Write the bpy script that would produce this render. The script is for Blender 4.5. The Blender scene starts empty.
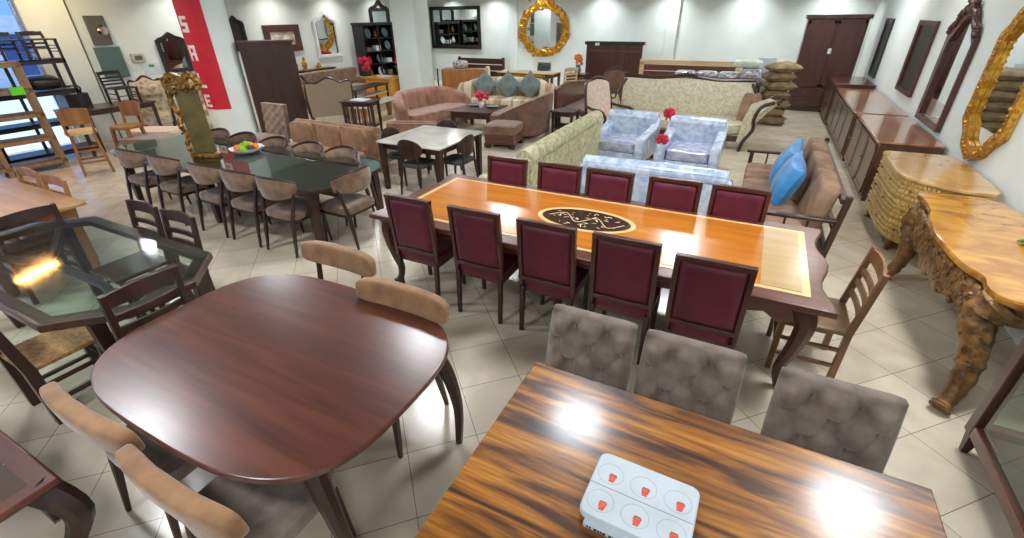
import bpy, bmesh, math, random
from mathutils import Matrix, Vector, Euler
PI=math.pi
random.seed(7)
S=bpy.context.scene
col=S.collection
R=math.radians
# ---------------------------------------------------------------- camera
PITCH,ROLL,YAW,FPX=R(29.2),R(-0.8),R(27.4),456.0
_h=Vector((-math.sin(YAW),math.cos(YAW),0)); _r=Vector((math.cos(YAW),math.sin(YAW),0)); _u=Vector((0,0,1))
_f=_h*math.cos(PITCH)-_u*math.sin(PITCH); _up=_h*math.sin(PITCH)+_u*math.cos(PITCH)
_R=_r*math.cos(ROLL)+_up*math.sin(ROLL); _U=_up*math.cos(ROLL)-_r*math.sin(ROLL)
cd=bpy.data.cameras.new('camera'); cam=bpy.data.objects.new('camera',cd); col.objects.link(cam)
m=Matrix((( _R.x,_U.x,-_f.x,0),(_R.y,_U.y,-_f.y,0),(_R.z,_U.z,-_f.z,2.4),(0,0,0,1)))
cam.matrix_world=m
cd.sensor_width=36; cd.lens=36*FPX/1024; cd.clip_start=.05
S.camera=cam
# ---------------------------------------------------------------- colour management, world, lights
S.view_settings.view_transform='Standard'; S.view_settings.look='None'
S.view_settings.gamma=1; S.view_settings.use_curve_mapping=False; S.view_settings.exposure=0.42
w=bpy.data.worlds.new('world'); S.world=w; w.use_nodes=True
bg=w.node_tree.nodes['Background']; bg.inputs[0].default_value=(.20,.42,.95,1); bg.inputs[1].default_value=1.0
sd=bpy.data.lights.new('sun','SUN'); sd.energy=3.0; sd.angle=R(2); so=bpy.data.objects.new('sun',sd); col.objects.link(so); so.rotation_euler=Euler((R(20),R(-14),0))
CEIL=3.35
def lamp(x,y,p,size=.3,colr=(1,.97,.93),z=None,spread=180):
    l=bpy.data.lights.new('ceiling_lamp','AREA'); l.shape='DISK'; l.size=size; l.energy=p; l.color=colr; l.spread=R(spread)
    o=bpy.data.objects.new('ceiling_lamp',l); o.location=(x,y,(z or CEIL-.03)); col.objects.link(o)
CW=(.89,.94,1.0); WM=(1,.86,.66)
LAMPS=[(-1.1,3.75),(1.6,3.9),(-3.7,4.3),(-5.5,1.3),(-5,9.4),(-.8,8.9),(-8.2,5.2),(-2.6,-.6),(1.2,-1.2),(-8.6,9.0),(-8.4,-.4)]
for x,y in LAMPS: lamp(x,y,48,.62,CW)
for x in (-11.2,-9.3,-7.4,-5.2,-3.0,-.8,1.3): lamp(x,16.35,17,.16,(.93,.98,1),None,110)
for x in (-9,-5.5,-2,1): lamp(x,13.2,34,.3,CW)
for y in (12.4,9.3,6.4,3.6): lamp(1.5,y,13,.25,(1,.95,.88))
for y in (7.6,10.2,12.4,14.6): lamp(-12.35,y,13,.16,(1,.97,.9),None,120)
lamp(-12.1,5.0,16,.2,(1,.72,.34)); lamp(-10.8,4.2,18,.2,CW)
wl_=bpy.data.lights.new('warm_tube_lamp','AREA'); wl_.shape='RECTANGLE'; wl_.size=.75; wl_.size_y=.2; wl_.energy=34; wl_.color=(1,.45,.10)
wo_=bpy.data.objects.new('warm_tube_lamp',wl_); wo_.location=(-11.5,2.6,3.3); wo_.rotation_euler=(0,0,R(118)); col.objects.link(wo_)
# ---------------------------------------------------------------- materials
MC={}
def _mat(name):
    m=bpy.data.materials.new(name); m.use_nodes=True; return m,m.node_tree.nodes,m.node_tree.links,m.node_tree.nodes['Principled BSDF']
def srgb(c):
    return tuple(((v/255/12.92) if v/255<=.04045 else ((v/255+.055)/1.055)**2.4) for v in c)+(1,)
def setp(p,rough,metal=0,coat=0,spec=.5,trans=0,sheen=0):
    p.inputs['Roughness'].default_value=rough; p.inputs['Metallic'].default_value=metal
    p.inputs['Coat Weight'].default_value=coat; p.inputs['Coat Roughness'].default_value=.24
    p.inputs['Specular IOR Level'].default_value=spec; p.inputs['Transmission Weight'].default_value=trans
    p.inputs['Sheen Weight'].default_value=sheen
def noisy(name,c1,c2,scale=(8,8,8),rough=.5,metal=0,coat=0,bump=0,detail=4,lo=.35,hi=.65,bs=None,sheen=0,dist=0,tex='noise',spec=.5):
    """two-colour procedural surface: noise (or voronoi) in object space, optional bump"""
    if name in MC: return MC[name]
    m,N,L,p=_mat(name); setp(p,rough,metal,coat,spec,0,sheen)
    tc=N.new('ShaderNodeTexCoord'); mp=N.new('ShaderNodeMapping'); mp.inputs['Scale'].default_value=scale
    L.new(tc.outputs['Object'],mp.inputs[0])
    if tex=='noise':
        t=N.new('ShaderNodeTexNoise'); t.inputs['Scale'].default_value=1; t.inputs['Detail'].default_value=detail; t.inputs['Distortion'].default_value=dist; out=t.outputs['Fac']
    else:
        t=N.new('ShaderNodeTexVoronoi'); t.inputs['Scale'].default_value=1; out=t.outputs['Distance']
    L.new(mp.outputs[0],t.inputs['Vector'])
    r=N.new('ShaderNodeValToRGB'); r.color_ramp.elements[0].position=lo; r.color_ramp.elements[1].position=hi
    r.color_ramp.elements[0].color=srgb(c1); r.color_ramp.elements[1].color=srgb(c2)
    L.new(out,r.inputs[0]); L.new(r.outputs[0],p.inputs['Base Color'])
    if bump:
        b=N.new('ShaderNodeBump'); b.inputs['Strength'].default_value=bump; b.inputs['Distance'].default_value=.01
        if bs:
            t2=N.new('ShaderNodeTexNoise'); t2.inputs['Scale'].default_value=bs; t2.inputs['Detail'].default_value=3
            L.new(tc.outputs['Object'],t2.inputs['Vector']); L.new(t2.outputs['Fac'],b.inputs['Height'])
        else: L.new(out,b.inputs['Height'])
        L.new(b.outputs[0],p.inputs['Normal'])
    MC[name]=m; return m
def wood(name,c1,c2,axis='x',rough=.35,coat=.3,k=1,dist=.6,lo=.3,hi=.7):
    s={'x':(1.2*k,14*k,14*k),'y':(14*k,1.2*k,14*k),'z':(14*k,14*k,1.2*k)}[axis]
    return noisy(name,c1,c2,s,rough,0,coat,0,6,lo,hi,dist=dist)
def plain(name,c,rough=.5,metal=0,coat=0): 
    return noisy(name,tuple(v*.94 for v in c),c,(6,6,6),rough,metal,coat)
def glassm(name,tint,ior=1.5,rough=.06):
    if name in MC: return MC[name]
    m,N,L,p=_mat(name); N.remove(p); o=N['Material Output']
    t=N.new('ShaderNodeBsdfTransparent'); t.inputs[0].default_value=tint+(1,)
    g=N.new('ShaderNodeBsdfGlossy'); g.inputs['Roughness'].default_value=rough
    fr=N.new('ShaderNodeFresnel'); fr.inputs[0].default_value=ior
    x=N.new('ShaderNodeMixShader'); gm=N.new('ShaderNodeNewGeometry'); mm=N.new('ShaderNodeMath'); mm.operation='SUBTRACT'; mm.inputs[0].default_value=1; L.new(gm.outputs['Backfacing'],mm.inputs[1]); mu=N.new('ShaderNodeMath'); mu.operation='MULTIPLY'; L.new(fr.outputs[0],mu.inputs[0]); L.new(mm.outputs[0],mu.inputs[1]); L.new(mu.outputs[0],x.inputs[0]); L.new(t.outputs[0],x.inputs[1]); L.new(g.outputs[0],x.inputs[2]); L.new(x.outputs[0],o.inputs[0])
    MC[name]=m; return m
def floor_mat():
    m,N,L,p=_mat('floor_tiles'); setp(p,.2,0,0,.5)
    tc=N.new('ShaderNodeTexCoord'); mp=N.new('ShaderNodeMapping'); mp.vector_type='POINT'
    mp.inputs['Rotation'].default_value=(0,0,-PI/4); mp.inputs['Location'].default_value=(-.392,-.275,0)
    L.new(tc.outputs['Object'],mp.inputs[0])
    b=N.new('ShaderNodeTexBrick'); b.offset=0; b.squash=1
    for k,v in (('Scale',1),('Mortar Size',.0022),('Brick Width',.445),('Row Height',.445),('Bias',0),('Mortar Smooth',.1)): b.inputs[k].default_value=v
    b.inputs['Color1'].default_value=srgb((222,209,186)); b.inputs['Color2'].default_value=srgb((211,197,174)); b.inputs['Mortar'].default_value=srgb((108,99,86))
    L.new(mp.outputs[0],b.inputs['Vector'])
    n=N.new('ShaderNodeTexNoise'); n.inputs['Scale'].default_value=2.2; n.inputs['Detail'].default_value=6; n.inputs['Distortion'].default_value=1.2
    L.new(tc.outputs['Object'],n.inputs['Vector'])
    r=N.new('ShaderNodeValToRGB'); r.color_ramp.elements[0].position=.3; r.color_ramp.elements[1].position=.7
    r.color_ramp.elements[0].color=(.80,.78,.74,1); r.color_ramp.elements[1].color=(1,1,1,1); L.new(n.outputs['Fac'],r.inputs[0])
    x=N.new('ShaderNodeMixRGB'); x.blend_type='MULTIPLY'; x.inputs[0].default_value=1; L.new(b.outputs['Color'],x.inputs[1]); L.new(r.outputs[0],x.inputs[2]); L.new(x.outputs[0],p.inputs['Base Color'])
    return m
def walnut_mat():
    """strongly figured exotic hardwood: orange-brown with long dark streaks"""
    m,N,L,p=_mat('figured_walnut'); setp(p,.42,0,.5,.4); p.inputs['Coat Roughness'].default_value=.17
    tc=N.new('ShaderNodeTexCoord')
    mp=N.new('ShaderNodeMapping'); mp.inputs['Scale'].default_value=(1.6,13,13); mp.inputs['Rotation'].default_value=(0,0,R(-4)); L.new(tc.outputs['Object'],mp.inputs[0])
    n=N.new('ShaderNodeTexNoise'); n.inputs['Scale'].default_value=1; n.inputs['Detail'].default_value=5; n.inputs['Distortion'].default_value=.9; L.new(mp.outputs[0],n.inputs['Vector'])
    r=N.new('ShaderNodeValToRGB'); e=r.color_ramp.elements
    e[0].position=.30; e[0].color=srgb((52,26,12)); e[1].position=.72; e[1].color=srgb((208,148,50))
    a=e.new(.41); a.color=srgb((92,54,20)); a=e.new(.47); a.color=srgb((134,80,20)); a=e.new(.58); a.color=srgb((178,112,28))
    L.new(n.outputs['Fac'],r.inputs[0])
    mp2=N.new('ShaderNodeMapping'); mp2.inputs['Scale'].default_value=(5,90,90); L.new(tc.outputs['Object'],mp2.inputs[0])
    n2=N.new('ShaderNodeTexNoise'); n2.inputs['Scale'].default_value=1; n2.inputs['Detail'].default_value=3; L.new(mp2.outputs[0],n2.inputs['Vector'])
    r2=N.new('ShaderNodeValToRGB'); r2.color_ramp.elements[0].color=(.62,.58,.55,1); r2.color_ramp.elements[1].color=(1.1,1.08,1.05,1); r2.color_ramp.elements[0].position=.35; r2.color_ramp.elements[1].position=.6
    L.new(n2.outputs['Fac'],r2.inputs[0])
    x=N.new('ShaderNodeMixRGB'); x.blend_type='MULTIPLY'; x.inputs[0].default_value=.8; L.new(r.outputs[0],x.inputs[1]); L.new(r2.outputs[0],x.inputs[2]); L.new(x.outputs[0],p.inputs['Base Color'])
    return m
W_MAHO=wood('mahogany',(74,34,24),(108,56,38),'x',.34,.7)
W_MAHOZ=wood('mahogany_upright',(58,26,19),(84,40,29),'z',.35,.4)
W_MAHOY=wood('mahogany_long',(74,34,26),(108,56,40),'y',.25,.5)
W_DARK=wood('dark_wood',(44,25,18),(66,38,27),'z',.4,.2)
W_DARKX=wood('dark_wood_long',(52,28,20),(80,44,30),'x',.35,.3)
W_BLACK=wood('black_wood',(22,18,17),(38,30,27),'z',.4,.2)
W_HONEY=wood('honey_wood',(128,82,40),(166,112,60),'z',.4,.3)
W_MID=wood('mid_brown_wood',(108,74,40),(142,102,60),'z',.4,.3)
W_SHELL=wood('cabinet_brown',(74,50,36),(98,70,50),'z',.35,.3)
W_PALE=wood('pale_wood',(190,160,118),(214,188,146),'x',.45,.1)
W_LTAN=wood('light_tan_table',(156,114,68),(186,144,96),'x',.3,.4)
W_TOP=wood('polished_chest_top',(136,84,52),(174,114,74),'y',.12,.8)  # lighter than the bodies: reflections on the tops partly put into the colour
WALNUT=walnut_mat()
ORANGE=wood('amber_veneer',(178,100,24),(204,126,38),'x',.2,.6,k=.8)
INLAY=wood('pale_inlay',(218,176,112),(232,194,132),'x',.2,.5)
TAUPE=noisy('taupe_suede',(112,96,84),(146,128,114),(9,9,9),.85,sheen=.4,bump=.15,bs=60)
BURG=noisy('burgundy_leatherette',(82,16,38),(104,24,48),(5,5,5),.45,bump=.08,bs=40)
TANV=noisy('tan_suede',(132,92,58),(168,124,82),(7,7,7),.8,sheen=.3,bump=.12,bs=50)
BEIGEV=noisy('greyed_beige_velvet',(108,82,64),(144,114,90),(8,8,8),.8,sheen=.4)
CREAMV=noisy('cream_damask',(186,176,146),(212,203,176),(16,16,16),.75,lo=.42,hi=.56,dist=1.5)
GREENC=noisy('sage_cream_damask',(168,164,122),(204,199,160),(9,9,9),.75,lo=.42,hi=.58,dist=2)
PINKC=noisy('pale_blush_fabric',(204,178,156),(226,204,184),(20,20,20),.8)
PINKB=noisy('dusty_pink_brown_velvet',(132,90,66),(168,120,92),(5,5,5),.7,sheen=.4)
BROWNF=noisy('brown_upholstery',(128,98,76),(158,126,102),(6,6,6),.85,bump=.1,bs=80)
COCOA=noisy('cocoa_upholstery',(108,76,58),(134,98,78),(6,6,6),.8,sheen=.3)
PLAST=noisy('plastic_wrapped_pale_blue',(170,188,214),(216,226,240),(5,5,5),.16,coat=.8,bump=1,bs=7,dist=1.5,lo=.4,hi=.6)  # whiter blotches paint crinkle highlights of the wrap into the colour
PLGREY=noisy('plastic_wrapped_grey_seat',(146,150,180),(196,200,220),(9,9,9),.14,coat=.9,bump=.9,bs=12)
BLUE=noisy('sky_blue_satin',(26,112,176),(56,150,206),(6,6,6),.45,bump=.3,bs=14,sheen=.3)
TEAL=noisy('grey_teal_cushion',(102,114,110),(124,136,130),(8,8,8),.8)
GOLD=noisy('gilt',(170,112,24),(232,182,76),(26,26,26),.28,.85,bump=.7,bs=38)
BRONZE=noisy('bronze_carving',(96,62,24),(186,140,66),(26,26,26),.35,.6,bump=.7,bs=40)
CARVE=noisy('carved_oak_brown',(82,54,22),(148,104,48),(14,14,14),.4,0,.2,bump=1,bs=30)
AMBER=noisy('amber_burl_top',(158,98,24),(204,148,56),(3,5,3),.12,0,.8,dist=1.5)
HONEYT=noisy('pale_honey_burl',(184,138,78),(216,176,114),(4,3,3),.14,0,.8,dist=1.2)
MOSS=noisy('moss_brown_backing',(82,70,34),(112,98,54),(5,5,5),.5)
MIRROR=noisy('mirror_silvering',(222,228,228),(226,232,232),(2,2,2),.015,1.0)
WALL=noisy('painted_wall',(224,232,228),(230,238,234),(2,2,2),.7)
CEILM=noisy('painted_ceiling',(120,122,122),(132,134,134),(2,2,2),.8)
METAL=plain('grey_enamel',(104,104,98),.45,.2)
TEALP=plain('teal_grey_enamel',(88,116,118),.5)
CHROME=plain('chrome',(200,200,205),.15,1)
RED=plain('banner_red',(206,26,48),.6)
WHITE=plain('white_enamel',(238,240,240),.35)
WHITEC=plain('white_card',(214,224,230),.5)
REDP=noisy('red_print',(226,70,52),(236,104,84),(60,60,60),.5)
BLACKP=plain('black_print',(30,34,36),.5)
GREENTAG=plain('lime_green_card',(110,230,40),.6)
PETAL=noisy('red_petals',(190,16,50),(226,40,80),(20,20,20),.6)
LEAF=noisy('green_leaves',(46,96,34),(110,150,50),(20,20,20),.6)
GLASS=glassm('tabletop_glass',(.84,.94,.91),2.2)
GLASSB=glassm('deep_tabletop_glass',(.80,.93,.90),3.0,.03)
SHOPGLASS=glassm('shopfront_glass',(.93,.97,.98),1.3)
MARBLE=noisy('pale_stone_top',(206,196,180),(228,220,206),(3,3,3),.12,0,.5)
SILVER=noisy('clear_wrapped_grey_goods',(110,104,104),(206,206,212),(16,16,16),.15,.1,.9,bump=.8,bs=20)
# ---------------------------------------------------------------- mesh builder
class B:
    def __init__(s): s.v=[]; s.f=[]
    def add(s,vs,fs):
        o=len(s.v); s.v+=[Vector(v) for v in vs]; s.f+=[[o+i for i in f] for f in fs]; return s
    def xf(s,M,i0=0):
        for i in range(i0,len(s.v)): s.v[i]=M@s.v[i]
        return s
    def bx(s,x0,x1,y0,y1,z0,z1):
        return s.add([(x0,y0,z0),(x1,y0,z0),(x1,y1,z0),(x0,y1,z0),(x0,y0,z1),(x1,y0,z1),(x1,y1,z1),(x0,y1,z1)],[(3,2,1,0),(4,5,6,7),(0,1,5,4),(1,2,6,5),(2,3,7,6),(3,0,4,7)])
    def bar(s,p,q,w,d=None,w2=None,d2=None,ref=(0,1,0)):
        p,q=Vector(p),Vector(q); d=d or w; w2=w2 or w; d2=d2 or (d*(w2/w)); a=(q-p).normalized(); r=Vector(ref)
        if abs(a.dot(r))>.98: r=Vector((1,0,0))
        x=a.cross(r).normalized(); y=x.cross(a).normalized(); vs=[]
        for c,ww,dd in ((p,w,d),(q,w2,d2)):
            for sx,sy in ((-1,-1),(1,-1),(1,1),(-1,1)): vs.append(c+x*sx*ww/2+y*sy*dd/2)
        return s.add(vs,[(0,1,2,3),(7,6,5,4),(0,4,5,1),(1,5,6,2),(2,6,7,3),(3,7,4,0)])
    def tube(s,pts,r,n=8,closed=False,flat=1.0):
        pts=[Vector(p) for p in pts]; k=len(pts)
        rs=[r]*k if not isinstance(r,(list,tuple)) else r
        vs=[];fs=[];prev=None
        for i,p in enumerate(pts):
            a=pts[(i+1)%k] if (closed or i<k-1) else pts[i]; b=pts[i-1] if (closed or i>0) else pts[i]
            t=(a-b).normalized()
            if prev is None:
                ref=Vector((0,0,1)) if abs(t.z)<.9 else Vector((0,1,0)); x=t.cross(ref).normalized()
            else: x=(prev-t*prev.dot(t)).normalized()
            prev=x; y=t.cross(x)
            for j in range(n):
                an=2*PI*j/n; vs.append(p+(x*math.cos(an)+y*math.sin(an)*flat)*rs[i])
        for i in range(k if closed else k-1):
            for j in range(n):
                a=i*n+j; b=i*n+(j+1)%n; c=((i+1)%k)*n+(j+1)%n; d=((i+1)%k)*n+j; fs.append((a,b,c,d))
        if not closed: fs.append(tuple(range(n))[::-1]); fs.append(tuple(range((k-1)*n,k*n)))
        return s.add(vs,fs)
    def prism(s,o,z0,z1,M=None,ch=0):
        n=len(o); i0=len(s.v)
        if ch:
            cx=sum(p[0] for p in o)/n; cy=sum(p[1] for p in o)/n
            rings=[(z0,0),(z1-ch,0),(z1,ch)]
        else: rings=[(z0,0),(z1,0)]
        vs=[]
        for z,c in rings:
            for x,y in o:
                if c:
                    dx,dy=x-cx,y-cy; l=math.hypot(dx,dy) or 1; vs.append((x-dx/l*c,y-dy/l*c,z))
                else: vs.append((x,y,z))
        fs=[tuple(range(n))[::-1],tuple(range((len(rings)-1)*n,len(rings)*n))]
        for r in range(len(rings)-1):
            for i in range(n): j=(i+1)%n; fs.append((r*n+i,r*n+j,(r+1)*n+j,(r+1)*n+i))
        s.add(vs,fs)
        if M: s.xf(M,i0)
        return s
    def lathe(s,prof,n=16,c=(0,0,0)):
        vs=[];fs=[]
        for r,z in prof:
            for j in range(n): a=2*PI*j/n; vs.append((c[0]+r*math.cos(a),c[1]+r*math.sin(a),c[2]+z))
        for i in range(len(prof)-1):
            for j in range(n): fs.append((i*n+j,i*n+(j+1)%n,(i+1)*n+(j+1)%n,(i+1)*n+j))
        fs.append(tuple(range(n))[::-1]); fs.append(tuple(range((len(prof)-1)*n,len(prof)*n)))
        return s.add(vs,fs)
    def puff(s,c,d,e=.35,rot=None,nu=20,nv=10,e2=None):
        """rounded cushion-like block: superellipsoid, centre c, full size d"""
        i0=len(s.v); e2=e2 or e
        sg=lambda v,p: math.copysign(abs(v)**p,v)
        vs=[];fs=[]
        for i in range(nv+1):
            ph=-PI/2+PI*i/nv
            for j in range(nu):
                th=2*PI*(j+.5)/nu
                vs.append((d[0]/2*sg(math.cos(ph),e)*sg(math.cos(th),e2),d[1]/2*sg(math.cos(ph),e)*sg(math.sin(th),e2),d[2]/2*sg(math.sin(ph),e)))
        for i in range(nv):
            for j in range(nu): fs.append((i*nu+j,i*nu+(j+1)%nu,(i+1)*nu+(j+1)%nu,(i+1)*nu+j))
        s.add(vs,fs)
        M=Matrix.Translation(c)
        if rot: M=M@Euler(rot).to_matrix().to_4x4()
        return s.xf(M,i0)
    def pillow(s,c,w,h,t,rot=None,n=14):
        i0=len(s.v); vs=[];fs=[]; K=(n+1)**2
        for w_ in (1,-1):
            for i in range(n+1):
                for j in range(n+1):
                    u=-1+2*i/n; v=-1+2*j/n; pin=1-.07*(1-abs(v)**2)*abs(u)**3; pin2=1-.07*(1-abs(u)**2)*abs(v)**3
                    th=((1-u*u)*(1-v*v))**.42*(1+.05*math.sin(7*u+3*v))
                    vs.append((u*w/2*pin,-w_*t/2*th,v*h/2*pin2))
        for k in (0,1):
            for i in range(n):
                for j in range(n):
                    a=k*K+i*(n+1)+j; q=(a,a+n+1,a+n+2,a+1); fs.append(q if k==0 else q[::-1])
        s.add(vs,fs); M=Matrix.Translation(c)
        if rot: M=M@Euler(rot).to_matrix().to_4x4()
        return s.xf(M,i0)
    def shell(s,fn,nu,nv):
        """closed thick sheet; fn(u,v,w) with w 0 front, 1 back"""
        vs=[];fs=[]; K=(nu+1)*(nv+1)
        for w_ in (0,1):
            for i in range(nu+1):
                for j in range(nv+1): vs.append(fn(i/nu,j/nv,w_))
        I=lambda w_,i,j: w_*K+i*(nv+1)+j
        for i in range(nu):
            for j in range(nv):
                fs.append((I(0,i,j),I(0,i+1,j),I(0,i+1,j+1),I(0,i,j+1))); fs.append((I(1,i,j+1),I(1,i+1,j+1),I(1,i+1,j),I(1,i,j)))
        for i in range(nu): fs.append((I(0,i,0),I(1,i,0),I(1,i+1,0),I(0,i+1,0))); fs.append((I(0,i+1,nv),I(1,i+1,nv),I(1,i,nv),I(0,i,nv)))
        for j in range(nv): fs.append((I(0,0,j+1),I(1,0,j+1),I(1,0,j),I(0,0,j))); fs.append((I(0,nu,j),I(1,nu,j),I(1,nu,j+1),I(0,nu,j+1)))
        return s.add(vs,fs)
    def ball(s,c,r,n=8): return s.puff(c,(2*r,2*r,2*r),1.0,None,n,max(4,n//2))
    def build(s,name,mat,parent=None,bev=0,ang=40):
        me=bpy.data.meshes.new(name); me.from_pydata([tuple(v) for v in s.v],[],s.f); me.validate(); me.update()
        bmx=bmesh.new(); bmx.from_mesh(me); bmesh.ops.recalc_face_normals(bmx,faces=bmx.faces); bmx.to_mesh(me); bmx.free()
        me.polygons.foreach_set('use_smooth',[True]*len(me.polygons)); me.set_sharp_from_angle(angle=R(ang))
        me.materials.append(mat)
        o=bpy.data.objects.new(name,me); col.objects.link(o)
        if parent: o.parent=parent
        if bev:
            b=o.modifiers.new('bevel','BEVEL'); b.width=bev; b.segments=2; b.limit_method='ANGLE'; b.angle_limit=R(40)
        return o
def box(name,x0,x1,y0,y1,z0,z1,mat,parent=None,bev=.006): return B().bx(x0,x1,y0,y1,z0,z1).build(name,mat,parent,bev)
def tag(o,label=None,cat=None,group=None,kind=None):
    if label: o['label']=label
    if cat: o['category']=cat
    if group: o['group']=group
    if kind: o['kind']=kind
    return o
def thing(name,label,cat,loc=(0,0,0),rz=0,group=None):
    o=bpy.data.objects.new(name,None); o.empty_display_size=.1; col.objects.link(o); o.location=loc; o.rotation_euler=(0,0,rz)
    return tag(o,label,cat,group)
def struct(name,b,mat,bev=0): return tag(b.build(name,mat,None,bev),kind='structure')
def copy_tree(o,parent=None):
    c=o.copy(); col.objects.link(c)
    if parent: c.parent=parent
    for ch in list(o.children): copy_tree(ch,c)
    return c
def place(proto,used,loc,rz,label,group=None):
    o=proto if not used else copy_tree(proto); o.location=loc; o.rotation_euler=(0,0,rz); o['label']=label
    if group: o['group']=group
    return o
def series(proto,spots,group=None):
    r=[]
    for i,(x,y,rz,label) in enumerate(spots): r.append((i,x,y,rz,label))
    out=[]
    for i,x,y,rz,label in r[1:]: out.append(place(proto,True,(x,y,0),rz,label,group))
    place(proto,False,(r[0][1],r[0][2],0),r[0][3],r[0][4],group)
    return out
def supere(a,b,n,k=64,cx=0,cy=0):
    return [(cx+a*math.copysign(abs(math.cos(t))**(2/n),math.cos(t)),cy+b*math.copysign(abs(math.sin(t))**(2/n),math.sin(t))) for t in [2*PI*i/k for i in range(k)]]
def rrect(x0,x1,y0,y1,r,k=6):
    o=[]
    for cx,cy,a0 in ((x1-r,y1-r,0),(x0+r,y1-r,90),(x0+r,y0+r,180),(x1-r,y0+r,270)):
        for i in range(k+1): a=R(a0+90*i/k); o.append((cx+r*math.cos(a),cy+r*math.sin(a)))
    return o
def catm(pts,n=6):
    pts=[Vector(p) for p in pts]; P=[pts[0]]+pts+[pts[-1]]; out=[]
    for i in range(1,len(P)-2):
        for k in range(n):
            t=k/n; a,b,c,d=P[i-1],P[i],P[i+1],P[i+2]
            out.append(.5*((2*b)+(c-a)*t+(2*a-5*b+4*c-d)*t*t+(3*b-a-3*c+d)*t**3))
    out.append(pts[-1]); return out
# axis maps: XZ outline extruded along y, YZ outline along x
MXZ=Matrix(((1,0,0,0),(0,0,-1,0),(0,1,0,0),(0,0,0,1)))   # (x,y,z)->(x,-z,y)
MYZ=Matrix(((0,0,1,0),(1,0,0,0),(0,1,0,0),(0,0,0,1)))    # (x,y,z)->(z,x,y)
# ================================================================ SETTING
fl=struct('floor',B().bx(-13.6,2.6,-4,17.3,-.1,0),floor_mat())
struct('ceiling',B().bx(-13.6,2.6,-4,17.3,CEIL,CEIL+.1),CEILM)
struct('wall_right',B().bx(2.32,2.5,-4,17.2,0,CEIL),WALL)
struct('wall_far',B().bx(-13.2,2.32,17,17.2,0,CEIL),WALL)
struct('wall_left',B().bx(-13.2,-13,5.4,17,0,CEIL),WALL)
struct('wall_pier',B().bx(-13.2,-12.9,4.62,5.4,0,CEIL),WALL)
struct('wall_back',B().bx(-13.2,2.32,-4.0,-3.8,0,CEIL),WALL)
struct('trim_1',B().bx(-8.75,-8.4,16.86,17,0,CEIL),WALL,.01)
struct('trim_2',B().bx(-3.1,-2.75,16.86,17,0,CEIL),WALL,.01)
struct('wall_round_column',B().lathe([(.46,0),(.46,CEIL)],40,(-10.9,6.90,0)),WALL)
struct('wall_square_column',B().bx(-9.85,-9.05,11.7,12.4,0,CEIL),WALL,.02)
struct('trim_3',B().bx(-12.9,-12.885,5.385,5.41,0,CEIL),METAL)
# skirting
struct('baseboard_right',B().bx(2.3,2.32,-3.8,17,0,.09),WHITE)
struct('baseboard_far',B().bx(-13,2.3,16.98,17,0,.09),WHITE)
# glazed shopfront on the left
wb=B()
for y in (-3.8,-1.7,.4,2.5,4.6): wb.bx(-13.06,-12.98,y-.03,y+.03,0,3.1)
wb.bx(-13.06,-12.98,-3.8,4.62,0,.06); wb.bx(-13.06,-12.98,-3.8,4.62,2.95,CEIL)
wf=tag(wb.build('window_1',CHROME,None,.004),kind='structure')
gl=B().bx(-13.03,-13.02,-3.8,4.6,.06,2.95).build('window_pane',SHOPGLASS,wf)
struct('ground_outside',B().bx(-40,-13.2,-25,30,-.1,-.02),plain('pale_paving',(226,228,222),.7))
ob=thing('building','white building across the street seen through the shop window','building',(-26,3,-.02))
box('wall',-1,1,-8,8,0,2.6,plain('white_render',(228,232,236),.8),ob)
bb=B()
for k in range(6): bb.bx(1.0,1.04,-7+k*2.4,-5.4+k*2.4,.6,2.0)
bb.build('window',plain('dark_blue_glass',(50,80,140),.1),ob)
# ================================================================ CHAIR PROTOTYPES (local: front faces +y, back at -y, z up)
def leg(root,p,q,w,w2,mat,name='leg'): return B().bar(p,q,w,w,w2,w2).build(name,mat,root,.004)
def slat_chair(label,mat,seatmat,h=.95,w=.46,crest=True,pt=.04):
    r=thing('slat_back_chair',label,'chair')
    hw=w/2
    for sx in (-1,1):
        B().bar((sx*(hw-.02),-.20,0),(sx*(hw-.02),-.20,.45),pt,pt*1.1).bar((sx*(hw-.02),-.20,.44),(sx*(hw-.02),-.26,h),pt,pt*1.1,pt*.9,pt*.9).build('rear_leg',mat,r,.004)
        leg(r,(sx*(hw-.02),.2,.44),(sx*(hw-.02),.2,0),pt+.002,pt*.9,mat,'front_leg')
    box('seat',-hw,hw,-.22,.24,.43,.465,seatmat,r,.01)
    for zc,hh,nm in ((h-.05,.085,'crest_rail'),(h-.18,.045,'slat'),(h-.27,.045,'slat'),(h-.36,.045,'slat')):
        b=B(); t=(zc-.44)/(h-.44); yb=-.20-.06*t; up=.02 if nm=='crest_rail' and crest else 0
        b.shell(lambda u,v,w_: ((u-.5)*(w-.06)*1.0,yb-.012*(1-(2*u-1)**2)*1.6+(.010 if w_==0 else -.010),zc+(v-.5)*hh+up*(1-(2*u-1)**2)*v),10,1)
        b.build(nm,mat,r)
    b=B()
    for sx in (-1,1): b.bar((sx*(hw-.02),-.2,.16),(sx*(hw-.02),.2,.16),.02,.03); b.bar((sx*(hw-.02),-.2,.3),(sx*(hw-.02),.2,.3),.02,.03)
    b.bar((-hw+.02,.2,.24),(hw-.02,.2,.24),.02,.03,ref=(0,1,0))
    b.build('stretcher',mat,r)
    return r
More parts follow.
